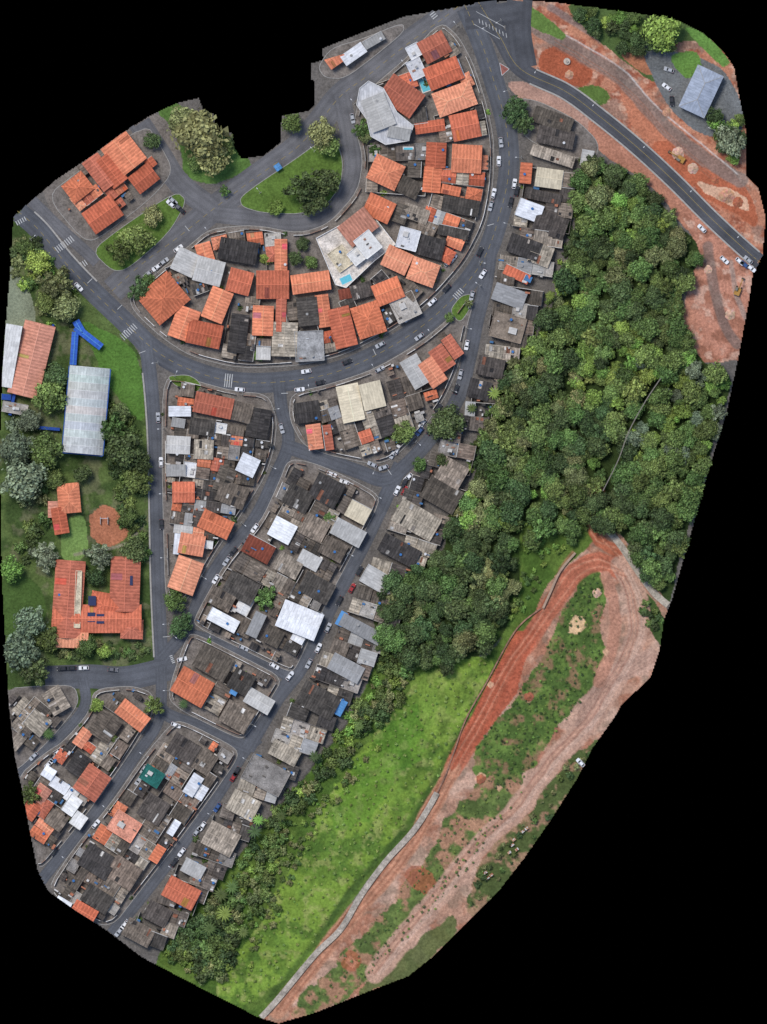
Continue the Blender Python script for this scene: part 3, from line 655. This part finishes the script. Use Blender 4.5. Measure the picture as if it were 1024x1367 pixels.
bsp(BLK['G'],33,LOW,28,38);bsp(BLK['H'],-55,MIX,28,36);bsp(BLK['I'],-50,'DDBBB',26,32,3)
strip([(700,222),(688,285),(668,345),(656,400),(645,480),(622,540),(590,592),(545,645),(505,728),(464,812),(424,884),(392,936),(350,1003),(303,1068),(252,1138),(205,1198),(165,1250)],
      [(775,232),(762,300),(735,370),(718,430),(690,482),(662,540),(632,610),(622,665),(590,722),(556,785),(520,858),(485,915),(440,978),(400,1032),(355,1082),(318,1145),(268,1208),(215,1268)],58,'DDDDDBBBBBBBGC')
m=M();P=[(422,318),(455,300),(492,280),(528,326),(500,348),(462,384),(448,380)];w=[W(*p) for p in P]
m.face([(*p,3.4) for p in w],lin((205,196,186)),PAVE)
for i in range(len(w)):
    a,b=w[i],w[(i+1)%len(w)];m.face([(*a,.2),(*b,.2),(*b,3.4),(*a,3.4)],lin((225,222,218)));m.beam((*a,3.4),(*b,3.4),.12,.9,lin((235,232,228)))
piece(m,478,303,46,34,-38,8,'P','s');piece(m,491,326,26,30,-38,9,'W','f');piece(m,476,342,18,20,-38,6.5,'W','f');piece(m,455,345,24,30,-35,4.2,'Y','f')
m.build('terrace_building')
def pool(x,y,w,h,a,z=.3):
    m=M();ar=math.radians(a);ux=(math.cos(ar),-math.sin(ar));uy=(-math.sin(ar),-math.cos(ar));c=W(x,y)
    m.box(c,ux,uy,w*S/2+.4,h*S/2+.4,.2,z,lin((215,210,205)));m.box(c,ux,uy,w*S/2,h*S/2,z,z+.03,(0,0,0),WATER);m.build('swimming_pool')
pool(567,113,11,18,-20);pool(462,373,15,9,-25,3.6);pool(361,331,9,16,0);pool(545,200,12,6,0,4.3)
m=M()
piece(m,42,480,42,100,14,5.5,'P','g');piece(m,12,475,22,84,10,6.2,'W','s');piece(m,20,545,34,14,10,4,'C','f')
m.build('school_building')
m=M()
for (x,y,w_,h_,a) in((20,522,4,66,12),(64,462,3,60,14),(8,530,14,8,5),(55,571,50,4,5)): 
    ar=math.radians(a);m.box(W(x,y),(math.cos(ar),-math.sin(ar)),(-math.sin(ar),-math.cos(ar)),w_*S/2,h_*S/2,.1,3,lin((40,74,150)))
m.build('blue_canopy')
m=M()
for (x,y,w_,h_,a) in((99,465,9,44,4),(118,450,10,44,-52),(106,437,10,20,-30)):
    piece(m,x,y,w_,h_,a,3.2,'L','g')
m.c=[lin((50,92,178)) if mt_==METAL else c for c,mt_ in zip(m.c,m.m)]
m.build('covered_walkway')
m=M();c0=W(115,548);ar=math.radians(5);ux=(math.cos(ar),-math.sin(ar));uy=(-math.sin(ar),-math.cos(ar));A=27*S;B=58*S
def Lc(u,v,z): return (c0[0]+ux[0]*u+uy[0]*v,c0[1]+ux[1]*u+uy[1]*v,z)
ns=12
for k in range(11):
    v0=-B+2*B*k/11;v1=-B+2*B*(k+1)/11;cc=tuple(x*random.uniform(.9,1.06) for x in lin((186,188,184)))
    for i in range(ns):
        t0=-1+2*i/ns;t1=-1+2*(i+1)/ns;z0=6+3.4*(1-t0*t0);z1=6+3.4*(1-t1*t1)
        m.face([Lc(A*t0,v0,z0),Lc(A*t1,v0,z1),Lc(A*t1,v1-.05,z1),Lc(A*t0,v1-.05,z0)],cc,METAL,[(t0*A,v0),(t1*A,v0),(t1*A,v1),(t0*A,v1)])
    for s in(-1,1): m.beam(Lc(s*A,v0,0.1),Lc(s*A,v0+.3,0.1),.2,5.9,lin((40,80,160)))
    for i in range(ns):
        t0=-1+2*i/ns;t1=-1+2*(i+1)/ns;m.beam(Lc(A*t0,v0,6.03+3.4*(1-t0*t0)),Lc(A*t1,v0,6.03+3.4*(1-t1*t1)),.1,.06,lin((215,216,214)))
for s in(-1,1): m.beam(Lc(s*A*1.02,-B,5.7),Lc(s*A*1.02,B,5.7),.25,.3,lin((50,85,150)))
m.beam(Lc(-A,B*1.01,5.7),Lc(A,B*1.01,5.7),.3,.3,lin((50,85,150)))
m.build('sports_court_roof')
m=M()
for r in ((92,665,30,40,-5,4.5,'O','h'),(80,695,20,36,-10,4.3,'O','g'),(72,680,16,22,0,3.8,'P','s')): piece(m,*r[:6],r[6],r[7])
m.build('villa')
m=M()
for r in ((91,800,40,104,4,5,'O','g'),(167,780,40,74,2,5,'O','g'),(130,826,118,38,0,4.7,'O','g'),(150,810,60,34,10,4.4,'O','h'),(96,853,44,24,2,4.4,'O','g'),(176,840,30,26,2,4.5,'O','h')): piece(m,*r[:6],r[6],r[7])
piece(m,104,800,8,76,2,6.4,'Y','f')
for x,y in((167,768),(122,824),(123,802),(172,775),(134,826)): m.box(W(x,y),(1,0),(0,1),1.7,2.1,6.3,6.9,lin((28,34,62)),GLASS,lin((35,45,80)),PAINT)
m.build('clubhouse')
m=M();piece(m,936,122,38,62,25,5,'G','h');m.c=[lin((148,156,170)) if t==METAL else c for c,t in zip(m.c,m.m)];piece(m,955,165,14,18,25,3.5,'G','s');m.build('office_building')
m=M();P=smooth([(725,812),(735,790),(748,762),(768,738)],False,4)
for a,b in zip(P[:-1],P[1:]): m.beam((*W(*a),-.3),(*W(*b),-.3),.5,1.0,lin((165,140,120)))
m.build('retaining_wall')
m=M();P=smooth([(722,812),(688,842),(650,910),(622,960),(602,1015),(585,1055),(555,1105),(515,1150),(482,1195),(455,1240),(420,1275),(370,1335),(345,1362)],False,4)
for i,(a,b) in enumerate(zip(P[:-1],P[1:])):
    if pip(*a,OUT) and pip(*b,OUT): m.beam((*W(*a),-.4),(*W(*b),-.4),.3 if i<len(P)*.42 else 1.3,.6,lin((165,155,142)) if i>len(P)*.42 else lin((140,105,88)),PAVE)
m.build('canal_path')
m=M();P=smooth([(812,708),(830,730),(850,760),(872,790),(892,808)],False,4)
for a,b in zip(P[:-1],P[1:]):
    if pip(*b,OUT): m.beam((*W(*a),-.4),(*W(*b),-.4),1.5,.62,lin((165,155,140)),PAVE)
m.build('footpath')
m=M();P=smooth([(805,655),(825,615),(840,575),(862,535),(882,505)],False,8)
for a,b in zip(P[:-1],P[1:]):
    m.beam((*W(*a),8.5),(*W(*b),8.5),.22,.3,lin((120,114,104)));m.cyl(*W(*a),.15,0,9.6,lin((150,145,140)),PLAIN,6)
m.build('footbridge')
for x,y,r in((760,100,2.6),(905,205,3.4),(925,225,3),(970,262,4),(985,270,3),(890,150,2.5),(955,240,2.5),(945,360,2.4),(975,420,3),(797,792,2),(706,930,2.2),(642,1040,2.2)):
    m=M();c=W(x,y);pc=lin(random.choice([(190,145,118),(165,102,76),(205,168,144)]));n=14
    pr=[[(c[0]+math.cos(i*6.283/n)*r*t*random.uniform(.8,1.15),c[1]+math.sin(i*6.283/n)*r*t*random.uniform(.8,1.15),-.3+(1-t)*r*.6) for i in range(n)] for t in(1,.7,.4,.12)]
    for a,b in zip(pr[:-1],pr[1:]):
        for i in range(n): m.face([a[i],a[(i+1)%n],b[(i+1)%n],b[i]],tuple(v*random.uniform(.9,1.1) for v in pc),GRND)
    m.face(pr[-1],pc,GRND);m.build('dirt_pile')
# ---------------------------------------------------------------- trees
def crown(seed,R=4.0,H=8.0,flat=.65,nc=24,nl=60,ls=.34,trunk=True):
    r=np.random.default_rng(seed);V=[];F=[];Cc=[];MI=[]
    def addq(P,c,mi):
        i=len(V);V.extend(P);F.append(tuple(range(i,i+len(P))));Cc.append(c);MI.append(mi)
    t=(1+5**.5)/2
    ico=np.array([(-1,t,0),(1,t,0),(-1,-t,0),(1,-t,0),(0,-1,t),(0,1,t),(0,-1,-t),(0,1,-t),(t,0,-1),(t,0,1),(-t,0,-1),(-t,0,1)])/math.hypot(1,t)
    icf=[(0,11,5),(0,5,1),(0,1,7),(0,7,10),(0,10,11),(1,5,9),(5,11,4),(11,10,2),(10,7,6),(7,1,8),(3,9,4),(3,4,2),(3,2,6),(3,6,8),(3,8,9),(4,9,5),(2,4,11),(6,2,10),(8,6,7),(9,8,1)]
    for k in range(nc):
        ph=k*2.399+r.uniform(-.4,.4);rad=math.sqrt((k+.5)/nc)*R*.82*r.uniform(.8,1.15)
        zz=H-R*flat*(1-math.sqrt(max(0,1-min(1,rad/R)**2)))*1.3-r.uniform(0,.3)*R
        c=np.array([math.cos(ph)*rad,math.sin(ph)*rad,zz-.3*R]);cr=R*r.uniform(.18,.36)
        br=r.uniform(.65,1.4)
        off=len(V);core=[tuple(c+v*cr*.72*r.uniform(.85,1.1)) for v in ico];V.extend(core)
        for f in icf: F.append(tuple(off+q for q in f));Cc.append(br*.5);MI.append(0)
        d=r.normal(size=(nl,3));d[:,2]=np.abs(d[:,2])*1.0-.25;d/=np.linalg.norm(d,axis=1)[:,None]
        for v in d:
            p=c+v*cr*r.uniform(.7,1.22);n=v+r.normal(size=3)*.55;n/=np.linalg.norm(n)
            a=np.cross(n,[0,0,1.]) ;a/=(np.linalg.norm(a)+1e-6);b=np.cross(n,a);th=r.uniform(0,6.28);s=ls*r.uniform(.6,1.35)
            e=(a*math.cos(th)+b*math.sin(th))*s;g=(b*math.cos(th)-a*math.sin(th))*s*.65
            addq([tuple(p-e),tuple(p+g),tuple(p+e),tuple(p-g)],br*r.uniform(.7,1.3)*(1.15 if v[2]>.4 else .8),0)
    if trunk:
        def tube(p,q,r0,r1):
            p=np.array(p);q=np.array(q);
            for i in range(6):
                a0=i*math.pi/3;a1=(i+1)*math.pi/3
                addq([tuple(p+[math.cos(a0)*r0,math.sin(a0)*r0,0]),tuple(p+[math.cos(a1)*r0,math.sin(a1)*r0,0]),tuple(q+[math.cos(a1)*r1,math.sin(a1)*r1,0]),tuple(q+[math.cos(a0)*r1,math.sin(a0)*r1,0])],1,1)
        tube((0,0,0),(0,0,H*.5),.32,.22)
        for k in range(5):
            ph=k*1.257;tube((0,0,H*.45),(math.cos(ph)*R*.5,math.sin(ph)*R*.5,H-R*.5),.18,.06)
    return V,F,Cc,MI
TPL={}
def tmesh(data,mat,name,filt=None):
    V,F,Cc,MI=data
    if filt is not None:
        keep=[i for i,f in enumerate(F) if filt(V[f[0]])]
        F=[F[i] for i in keep];Cc=[Cc[i] for i in keep];MI=[MI[i] for i in keep]
        if not F: return None
    me=bpy.data.meshes.new(name);me.from_pydata(V,[],F);me.materials.append(mat);me.materials.append(mBark)
    me.polygons.foreach_set('material_index',MI)
    ca=me.color_attributes.new('col','FLOAT_COLOR','CORNER');cc=[]
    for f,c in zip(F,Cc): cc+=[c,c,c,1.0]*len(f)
    ca.data.foreach_set('color',cc);return me
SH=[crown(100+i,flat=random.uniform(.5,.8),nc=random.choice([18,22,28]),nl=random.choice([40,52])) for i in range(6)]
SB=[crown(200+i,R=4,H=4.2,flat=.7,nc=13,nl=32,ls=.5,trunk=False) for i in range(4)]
def inst(kind,x,y,r,style,col,name):
    if not pip(x,y,OUT): return
    k=random.randrange(len(SH if kind=='t' else SB));data=(SH if kind=='t' else SB)[k]
    s=r*S/4.0;rot=random.uniform(0,6.28);wx_,wy_=W(x,y)
    if outd(x,y)<r*1.2:
        cr_,sr_=math.cos(rot)*s,math.sin(rot)*s
        def filt(v):
            X_=wx_+v[0]*cr_-v[1]*sr_;Y_=wy_+v[0]*sr_+v[1]*cr_
            return pip(X_/S+512,683.5-Y_/S,OUT)
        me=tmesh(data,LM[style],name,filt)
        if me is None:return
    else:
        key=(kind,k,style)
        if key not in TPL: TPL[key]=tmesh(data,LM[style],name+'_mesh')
        me=TPL[key]
    o=bpy.data.objects.new(name,me);o.location=(wx_,wy_,-.2 if kind=='b' else 0)
    zs=s*random.uniform(.8,1.15) if kind=='b' else max(s*.8,.55)*random.uniform(.8,1.2)
    o.scale=(s*random.uniform(.9,1.1),s*random.uniform(.9,1.1),zs);o.rotation_euler=(0,0,rot);col.objects.link(o);return o
def collection(name):
    c=bpy.data.collections.new(name+'_plants');e=bpy.data.objects.new(name,None);e.instance_type='COLLECTION';e.instance_collection=c;COL.objects.link(e);return c
def scatter(P,step,rr,fn,col,kind,name,jit=.45):
    xs=[p[0] for p in P];ys=[p[1] for p in P];y=min(ys);row=0
    while y<max(ys):
        x=min(xs)+(row%2)*step/2
        while x<max(xs):
            px=x+random.uniform(-jit,jit)*step;py=y+random.uniform(-jit,jit)*step
            if pip(px,py,P):
                s=fn(px,py)
                if s: inst(kind,px,py,random.uniform(*rr)*(.8 if s=='bright' else 1),s,col,name)
            x+=step
        y+=step*.87;row+=1
def vns(x,y,s,seed): return float(vn(np.array([[x]]),np.array([[y]]),s,seed)[0,0])
def fstyle(x,y):
    n=vns(x,y,45,500)*.6+vns(x,y,16,501)*.4
    if math.hypot((x-815)/58,(y-485)/62)<1 and random.random()<.7: return random.choice(['bright','bright','lime'])
    if x<690 and y>700: return random.choice(['dark','dark','mid']) if n>.36 else 'olive'
    if x>840 and y<620 and y>470: return random.choice(['mid','grey','grey','mid','bright'])
    if x>800 and y>620: return random.choice(['dark','mid','mid'])
    if n>.6: return random.choice(['mid','mid','bright','olive'])
    if n<.34: return 'olive' if random.random()<.35 else 'mid'
    return random.choice(['dark','dark','mid'])
FC=collection('forest')
CLR=[(640,700),(720,690),(790,690),(780,720),(740,745),(700,815),(670,860),(690,760),(680,720)]
def nogap(x,y):
    if min(segd(x,y,(805,655),(840,575)),segd(x,y,(840,575),(882,505)))<9: return None
    if pip(x,y,CLR): return 'mid' if random.random()<.25 else None
    return fstyle(x,y)
scatter(FOREST,15.5,(8,17),nogap,FC,'t','tree')
BC=collection('shrub_belt')
BELT=[(520,865),(560,890),(545,925),(480,1000),(430,1055),(385,1110),(362,1180),(330,1250),(290,1318),(205,1275),(285,1205),(330,1135),(362,1085),(410,1032),(450,978),(492,915)]
scatter(BELT,12,(5,12),lambda x,y: random.choice(['dark','mid','mid','mid','bright','olive']),BC,'b','shrub')
scatter([(390,1100),(440,1060),(500,990),(510,1000),(440,1085),(400,1150),(370,1230),(335,1290),(325,1270),(360,1180)],10,(3,6.5),lambda x,y: random.choice(['bright','olive','mid',None]),BC,'b','shrub')
scatter([(230,1240),(290,1210),(320,1250),(300,1315),(215,1280)],15,(9,15),lambda x,y: random.choice(['dark','dark','mid']),BC,'b','shrub')
scatter(CLR,11,(3,7),lambda x,y: random.choice(['mid','bright',None]),BC,'b','shrub')
scatter([(770,215),(800,210),(770,330),(745,390),(700,470),(650,560),(635,640),(620,620),(660,520),(720,430),(750,340)],11,(5,8),lambda x,y: random.choice(['mid','bright','dark']),BC,'b','shrub')
scatter(G3,14,(2.5,6),lambda x,y: random.choice(['mid','dark','olive',None,None]),BC,'b','shrub')
scatter([(850,790),(885,825),(883,850),(850,815)],9,(4,7),lambda x,y: random.choice(['mid','dark']),BC,'b','shrub')
for P in ([(760,8),(850,22),(900,30),(895,60),(840,70),(790,45)],[(950,150),(990,150),(990,240),(965,210)]):
    scatter(P,15,(8,14),lambda x,y: random.choice(['mid','dark','dark','bright']),FC,'t','tree')
SC=collection('grass_tufts')
scatter(LAWN,11,(1.2,2.5),lambda x,y: random.choice(['lime','lime','bright','lime',None]),SC,'b','tuft',.38)
scatter(G1,7,(.8,2.6),lambda x,y: random.choice(['mid','mid','bright','dark',None]),SC,'b','tuft')
scatter(G2,8,(.8,2.4),lambda x,y: random.choice(['mid','olive','bright',None,None]),SC,'b','tuft')
YC=collection('garden_plants')
for _ in range(2500):
    x=random.uniform(60,770);y=random.uniform(40,1270)
    for k in 'ABCDEFGH':
        if pip(x,y,BLK[k]):
            if random.random()<.14: inst('b',x,y,random.uniform(2.5,5.5),random.choice(['dark','mid','bright','mid']),YC,'shrub')
            break
scatter([(5,300),(60,330),(100,380),(110,440),(60,440),(50,400),(20,370)],14,(7,12),lambda x,y: random.choice(['mid','dark','olive','bright',None]),YC,'b','shrub')
scatter([(5,560),(60,580),(75,620),(60,760),(10,750)],18,(8,13),lambda x,y: random.choice(['mid','dark','olive','grey',None,None]),YC,'b','shrub')
scatter([(135,520),(190,560),(198,740),(165,740),(150,640)],14,(6,11),lambda x,y: random.choice(['mid','dark','mid',None]),YC,'b','shrub')
for i in range(40): inst('b',70+i*3.2,868+random.uniform(-10,10),random.uniform(4,8),random.choice(['dark','mid','olive']),YC,'shrub')
TR_=[(270,180,34,'olive'),(245,162,22,'olive'),(285,212,22,'olive'),(300,195,16,'mid'),(262,215,14,'mid'),(390,163,14,'mid'),(430,178,20,'olive'),(438,195,14,'mid'),(483,172,12,'mid'),(488,182,9,'olive'),(405,252,22,'dark'),(433,243,22,'dark'),(420,268,20,'dark'),(369,278,10,'bright'),(688,148,20,'dark'),(700,165,14,'dark'),(885,40,24,'bright'),(975,190,20,'grey'),(180,318,22,'mid'),(160,335,16,'mid'),(203,288,14,'olive'),(203,188,13,'dark'),(187,386,16,'dark'),(197,375,10,'mid'),(598,563,22,'dark'),(584,572,14,'dark'),(540,578,14,'mid'),(355,797,15,'mid'),(232,802,15,'mid'),(240,835,16,'dark'),(205,942,13,'mid'),(130,942,9,'bright'),
(50,350,18,'bright'),(75,378,22,'olive'),(88,410,18,'olive'),(60,402,14,'mid'),(32,330,12,'mid'),(66,528,22,'mid'),(74,503,16,'dark'),(40,562,16,'grey'),(20,600,24,'grey'),(60,600,24,'mid'),(30,640,28,'grey'),(72,640,14,'mid'),(165,600,26,'dark'),(182,640,20,'mid'),(150,572,18,'mid'),(160,552,14,'dark'),(188,618,16,'dark'),(132,742,17,'grey'),(176,735,17,'dark'),(60,742,19,'grey'),(15,760,16,'bright'),(40,832,22,'grey'),(25,868,26,'grey'),(45,895,22,'dark'),(62,850,18,'mid'),(115,862,14,'mid'),(170,690,13,'mid'),(110,632,12,'dark'),(128,770,13,'dark'),(600,424,7,'mid'),(595,300,7,'mid'),(345,475,8,'bright'),(440,690,8,'mid'),(40,1060,14,'mid'),(20,1045,10,'dark'),(626,405,6,'olive'),(140,870,10,'bright'),(590,615,10,'dark'),(561,620,10,'mid'),(395,345,10,'dark'),(415,350,9,'mid'),(404,325,9,'dark'),(150,985,6,'mid'),(355,345,8,'bright'),(300,255,7,'mid'),(500,200,8,'mid')]
for t in TR_: inst('t',t[0],t[1],t[2]*1.05,t[3],COL,'tree')
def palm(x,y,r):
    V=[];F=[];Cc=[];MI=[];h=random.uniform(4,7);R=r*S
    for i in range(6):
        a0=i*math.pi/3;a1=a0+math.pi/3;k=len(V);V.extend([(math.cos(a0)*.2,math.sin(a0)*.2,0),(math.cos(a1)*.2,math.sin(a1)*.2,0),(math.cos(a1)*.13,math.sin(a1)*.13,h),(math.cos(a0)*.13,math.sin(a0)*.13,h)]);F.append((k,k+1,k+2,k+3));Cc.append(1);MI.append(1)
    for f in range(13):
        a=f*.483+random.uniform(-.1,.1);c,s=math.cos(a),math.sin(a);pr=None
        for j in range(7):
            t=j/6;rr=R*t;z=h+.6*math.sin(t*2.6)-t*t*1.2;wd=(.1+.9*math.sin(math.pi*min(1,t*.95+.05)))*R*.11
            cur=[(c*rr-s*wd,s*rr+c*wd,z-.15),(c*rr,s*rr,z),(c*rr+s*wd,s*rr-c*wd,z-.15)]
            if pr:
                for q in range(2):
                    k=len(V);V.extend([pr[q],pr[q+1],cur[q+1],cur[q]]);F.append((k,k+1,k+2,k+3));Cc.append(1.0 if q else .6);MI.append(0)
            pr=cur
    me=tmesh((V,F,Cc,MI),LM[random.choice(['mid','mid','dark','bright'])],'palm_tree');o=bpy.data.objects.new('palm_tree',me);o.location=(*W(x,y),0);COL.objects.link(o)
for x,y,r in((295,1195,12),(310,1185,11),(340,1110,11),(300,1220,12),(345,1095,9),(420,1010,9),(660,525,10),(630,545,8),(65,980,9),(245,940,8),(280,1240,11),(325,1245,9),(375,1090,9),(480,970,8),(735,395,8)): palm(x,y,r)
# ---------------------------------------------------------------- cars
def carmesh(c,nm,L=4.3,Wd=1.78):
    m=M();l=L/2;w=Wd/2
    def ring(lx,wx_,z,ch=.3,sh=0): return [(-lx+ch+sh,-wx_,z),(lx-ch*1.4+sh,-wx_,z),(lx+sh,-wx_+ch*1.2,z),(lx+sh,wx_-ch*1.2,z),(lx-ch*1.4+sh,wx_,z),(-lx+ch+sh,wx_,z),(-lx+sh,wx_-ch,z),(-lx+sh,-wx_+ch,z)]
    R=[ring(l*.98,w*.95,.28),ring(l,w,.55),ring(l*.97,w*.97,.85)]
    for a,b in zip(R[:-1],R[1:]):
        for i in range(8): m.face([a[i],a[(i+1)%8],b[(i+1)%8],b[i]],c,PAINT)
    m.face(R[2],c,PAINT)
    lo=[(-l*.88,-w*.86,.855),(l*.42,-w*.86,.855),(l*.42,w*.86,.855),(-l*.88,w*.86,.855)];hi=[(-l*.6,-w*.68,1.42),(l*.12,-w*.68,1.45),(l*.12,w*.68,1.45),(-l*.6,w*.68,1.42)]
    for i in range(4): m.face([lo[i],lo[(i+1)%4],hi[(i+1)%4],hi[i]],(0.02,0.02,0.03),GLASS)
    m.face(hi,c,PAINT)
    for i in range(4): m.beam(lo[i],hi[i],.05,.04,c,PAINT)
    for sx in(-1,1):
        for sy in(-1,1):
            cx,cy=sx*l*.62,sy*w*.93
            P0=[(cx+.32*math.cos(t*math.pi/5),cy-.1*sy,.32+.32*math.sin(t*math.pi/5)) for t in range(10)];P1=[(p[0],cy+.1*sy,p[2]) for p in P0]
            m.face(P1,(.02,.02,.02));m.face(P0,(.02,.02,.02))
            for i in range(10): m.face([P0[i],P0[(i+1)%10],P1[(i+1)%10],P1[i]],(.02,.02,.02))
        m.box((l*.1,sx*w*1.03),(1,0),(0,1),.1,.09,.85,1.0,c,PAINT)
        m.box((l*.93,sx*w*.6),(1,0),(0,1),.12,.2,.6,.78,(.8,.8,.75));m.box((-l*.96,sx*w*.7),(1,0),(0,1),.08,.16,.6,.8,(.4,.02,.02))
    return m.mesh(nm)
CCOL={'w':(.72,.72,.73),'s':(.38,.39,.41),'k':(.02,.02,.025),'r':(.32,.025,.025),'b':(.03,.08,.22),'g':(.12,.12,.13)}
CM={k:carmesh(v,'car_'+k) for k,v in CCOL.items()}
CARS='105,383,w 209,357,w 219,349,s 237,330,w 197,366,s 409,497,w 507,493,s 400,520,w 510,467,s 577,403,w 666,215,w 659,258,w 655,275,s 605,345,w 596,385,k 443,633,w 460,643,w 497,620,s 512,624,s 545,637,w 540,655,r 564,565,w 530,600,w 524,606,s 560,576,b 585,545,k 215,617,w 288,773,w 300,748,s 370,893,w 324,868,s 470,785,r 480,762,k 428,803,r 425,865,w 438,838,s 243,880,w 95,894,k 112,894,w 83,894,k 78,1003,w 65,1020,w 72,1012,s 235,968,w 192,1027,s 185,1042,s 290,1078,b 270,1103,w 263,1110,s 240,1137,w 232,1150,k 165,1235,w 157,1243,s 128,1100,w 72,1137,k 312,1037,r 316,1030,k 893,93,s 890,116,w 897,135,k 937,305,w 967,347,w 988,349,w 1003,358,w 994,353,b 690,255,k 686,245,w 682,270,k 467,158,s 228,272,w 236,275,g 241,280,k 231,268,s 540,645,k 530,655,w 340,705,w 328,722,g 345,570,w 308,735,k 376,572,s 450,800,k 408,885,s 393,902,w 355,952,g 640,362,w 648,336,k 628,462,w 618,500,s 610,520,k 207,560,s 212,700,k 320,515,w 470,487,k 555,446,s 545,425,w 533,412,r 673,190,s 430,503,k 150,900,g 590,562,w 575,575,k 600,335,k 608,330,r 598,350,s 630,395,s 775,1018,w 45,1010,s 1000,345,s'.split()
for t in CARS:
    x,y,k=t.split(',');x=float(x);y=float(y)
    r=min(RP,key=lambda q:(q[0]-x)**2+(q[1]-y)**2);a=-math.atan2(r[3],r[2])
    d=math.hypot(r[0]-x,r[1]-y)
    if d<r[4]*.34 and d>.5:
        f=r[4]*.36/d;x=r[0]+(x-r[0])*f;y=r[1]+(y-r[1])*f
    if d>40: a=random.uniform(0,3)
    zz=.24 if d>r[4]*.5 else .11
    o=bpy.data.objects.new('parked_car',CM[k]);o.location=(*W(x,y),zz);o.rotation_euler=(0,0,a+(math.pi if random.random()<.5 else 0));o.scale=(1.05,1.05,1.05);COL.objects.link(o)
m=M();g_=lin((150,148,142))
m.cyl(0,0,.16,0,8.5,g_,PLAIN,8,.1);m.beam((0,0,8.3),(2.2,0,8.7),.05,.08,g_);m.box((2.4,0),(1,0),(0,1),.4,.15,8.65,8.8,lin((205,205,205)));m.beam((0,-.8,7.8),(0,.8,7.8),.06,.1,g_)
LMm=m.mesh('street_lamp')
for nm in ('ring_road','west_street','curved_street','east_street','long_street','mid_street','corner_street','avenue','highway','short_street'):
    pts=[r for r in RP if r[5]==nm]
    for i in range(14,len(pts),34):
        r=pts[i];o_=r[4]/2+3;x,y=r[0]+r[3]*o_,r[1]-r[2]*o_
        if pip(x,y,OUT) and outd(x,y)>4:
            o=bpy.data.objects.new('street_lamp',LMm);o.location=(*W(x,y),.15);o.rotation_euler=(0,0,math.atan2(-r[2],-r[3]));COL.objects.link(o)
def excav(x,y,a):
    m=M();Yc=lin((170,128,66))
    for s in(-1,1):
        m.box((0,s*1.1),(1,0),(0,1),1.9,.28,0,.75,(.03,.03,.03))
    m.box((-.4,0),(1,0),(0,1),1.7,1.3,.85,1.9,Yc);m.box((.5,.75),(1,0),(0,1),.75,.5,1.9,2.9,(.03,.03,.04),GLASS,lin((120,118,110)),PLAIN)
    m.beam((1.1,-.2,1.6),(3.6,-.2,3.6),.22,.4,Yc);m.beam((3.6,-.2,3.6),(5.6,-.2,1.5),.18,.35,Yc);m.box((5.7,-.2),(1,0),(0,1),.45,.6,.3,1.4,(.08,.07,.06))
    o=bpy.data.objects.new('excavator',m.mesh('excavator'));o.location=(*W(x,y),0);o.rotation_euler=(0,0,a);COL.objects.link(o)
excav(908,212,2.6);excav(985,388,1.2)
for x,y in((648,1165),(656,1168),(651,1172),(684,1128),(690,1134),(680,1138),(698,1110),(703,1106),(686,1121)):
    m=M();c=W(x,y)
    m.box(c,(.8,.6),(-.6,.8),.9,.6,-.3,.0,lin((120,90,60)))
    for i in range(3):
        for j in range(2): m.box((c[0]+(i-1)*.55*.8-(j-.5)*.55*.6,c[1]+(i-1)*.55*.6+(j-.5)*.55*.8),(.8,.6),(-.6,.8),.25,.25,.0,.7+random.uniform(0,.3),lin(random.choice([(190,150,125),(200,195,188),(175,110,85)])))
    m.build('brick_pallet')
m=M();piece(m,371,223,9,9,-35,2.8,'L','g');m.build('kiosk')
m=M();m.cyl(*W(757,82),1.6,0,1.2,lin((190,176,162)),PLAIN,16,1.4);m.cyl(*W(757,82),.6,1.2,1.9,lin((160,150,140)));m.build('concrete_well')
m=M()
for x in (134,144): m.beam((*W(x,690),0),(*W(x,700),0),.1,2.2,lin((180,180,180)))
m.beam((*W(134,692),2.2),(*W(144,692),2.2),.1,.15,lin((200,200,205)));m.build('playground_swing')
# ---------------------------------------------------------------- camera, light, world
cam=bpy.data.cameras.new('camera');cam.type='ORTHO';cam.ortho_scale=1367*S;cam.clip_end=3000
co_=bpy.data.objects.new('camera',cam);co_.location=(0,0,400);COL.objects.link(co_);sc.camera=co_
sun=bpy.data.lights.new('sun','SUN');sun.energy=2.7;sun.angle=math.radians(18);sun.color=(1,.96,.9)
so=bpy.data.objects.new('sun',sun);COL.objects.link(so)
el=math.radians(62);az=math.radians(-40)
d=Vector((math.sin(az)*math.cos(el),math.cos(az)*math.cos(el),math.sin(el)))
so.rotation_euler=d.to_track_quat('Z','Y').to_euler();so.location=(0,0,200)
w_=bpy.data.worlds.new('World');sc.world=w_;w_.use_nodes=True;nt=w_.node_tree
sky=nt.nodes.new('ShaderNodeTexSky');sky.sky_type='NISHITA';sky.sun_disc=False;sky.sun_elevation=el;sky.sun_rotation=az
nt.links.new(sky.outputs[0],nt.nodes['Background'].inputs[0]);nt.nodes['Background'].inputs[1].default_value=.15
sc.view_settings.view_transform='Standard';sc.view_settings.look='None';sc.view_settings.exposure=0
print('objects',len(bpy.data.objects))
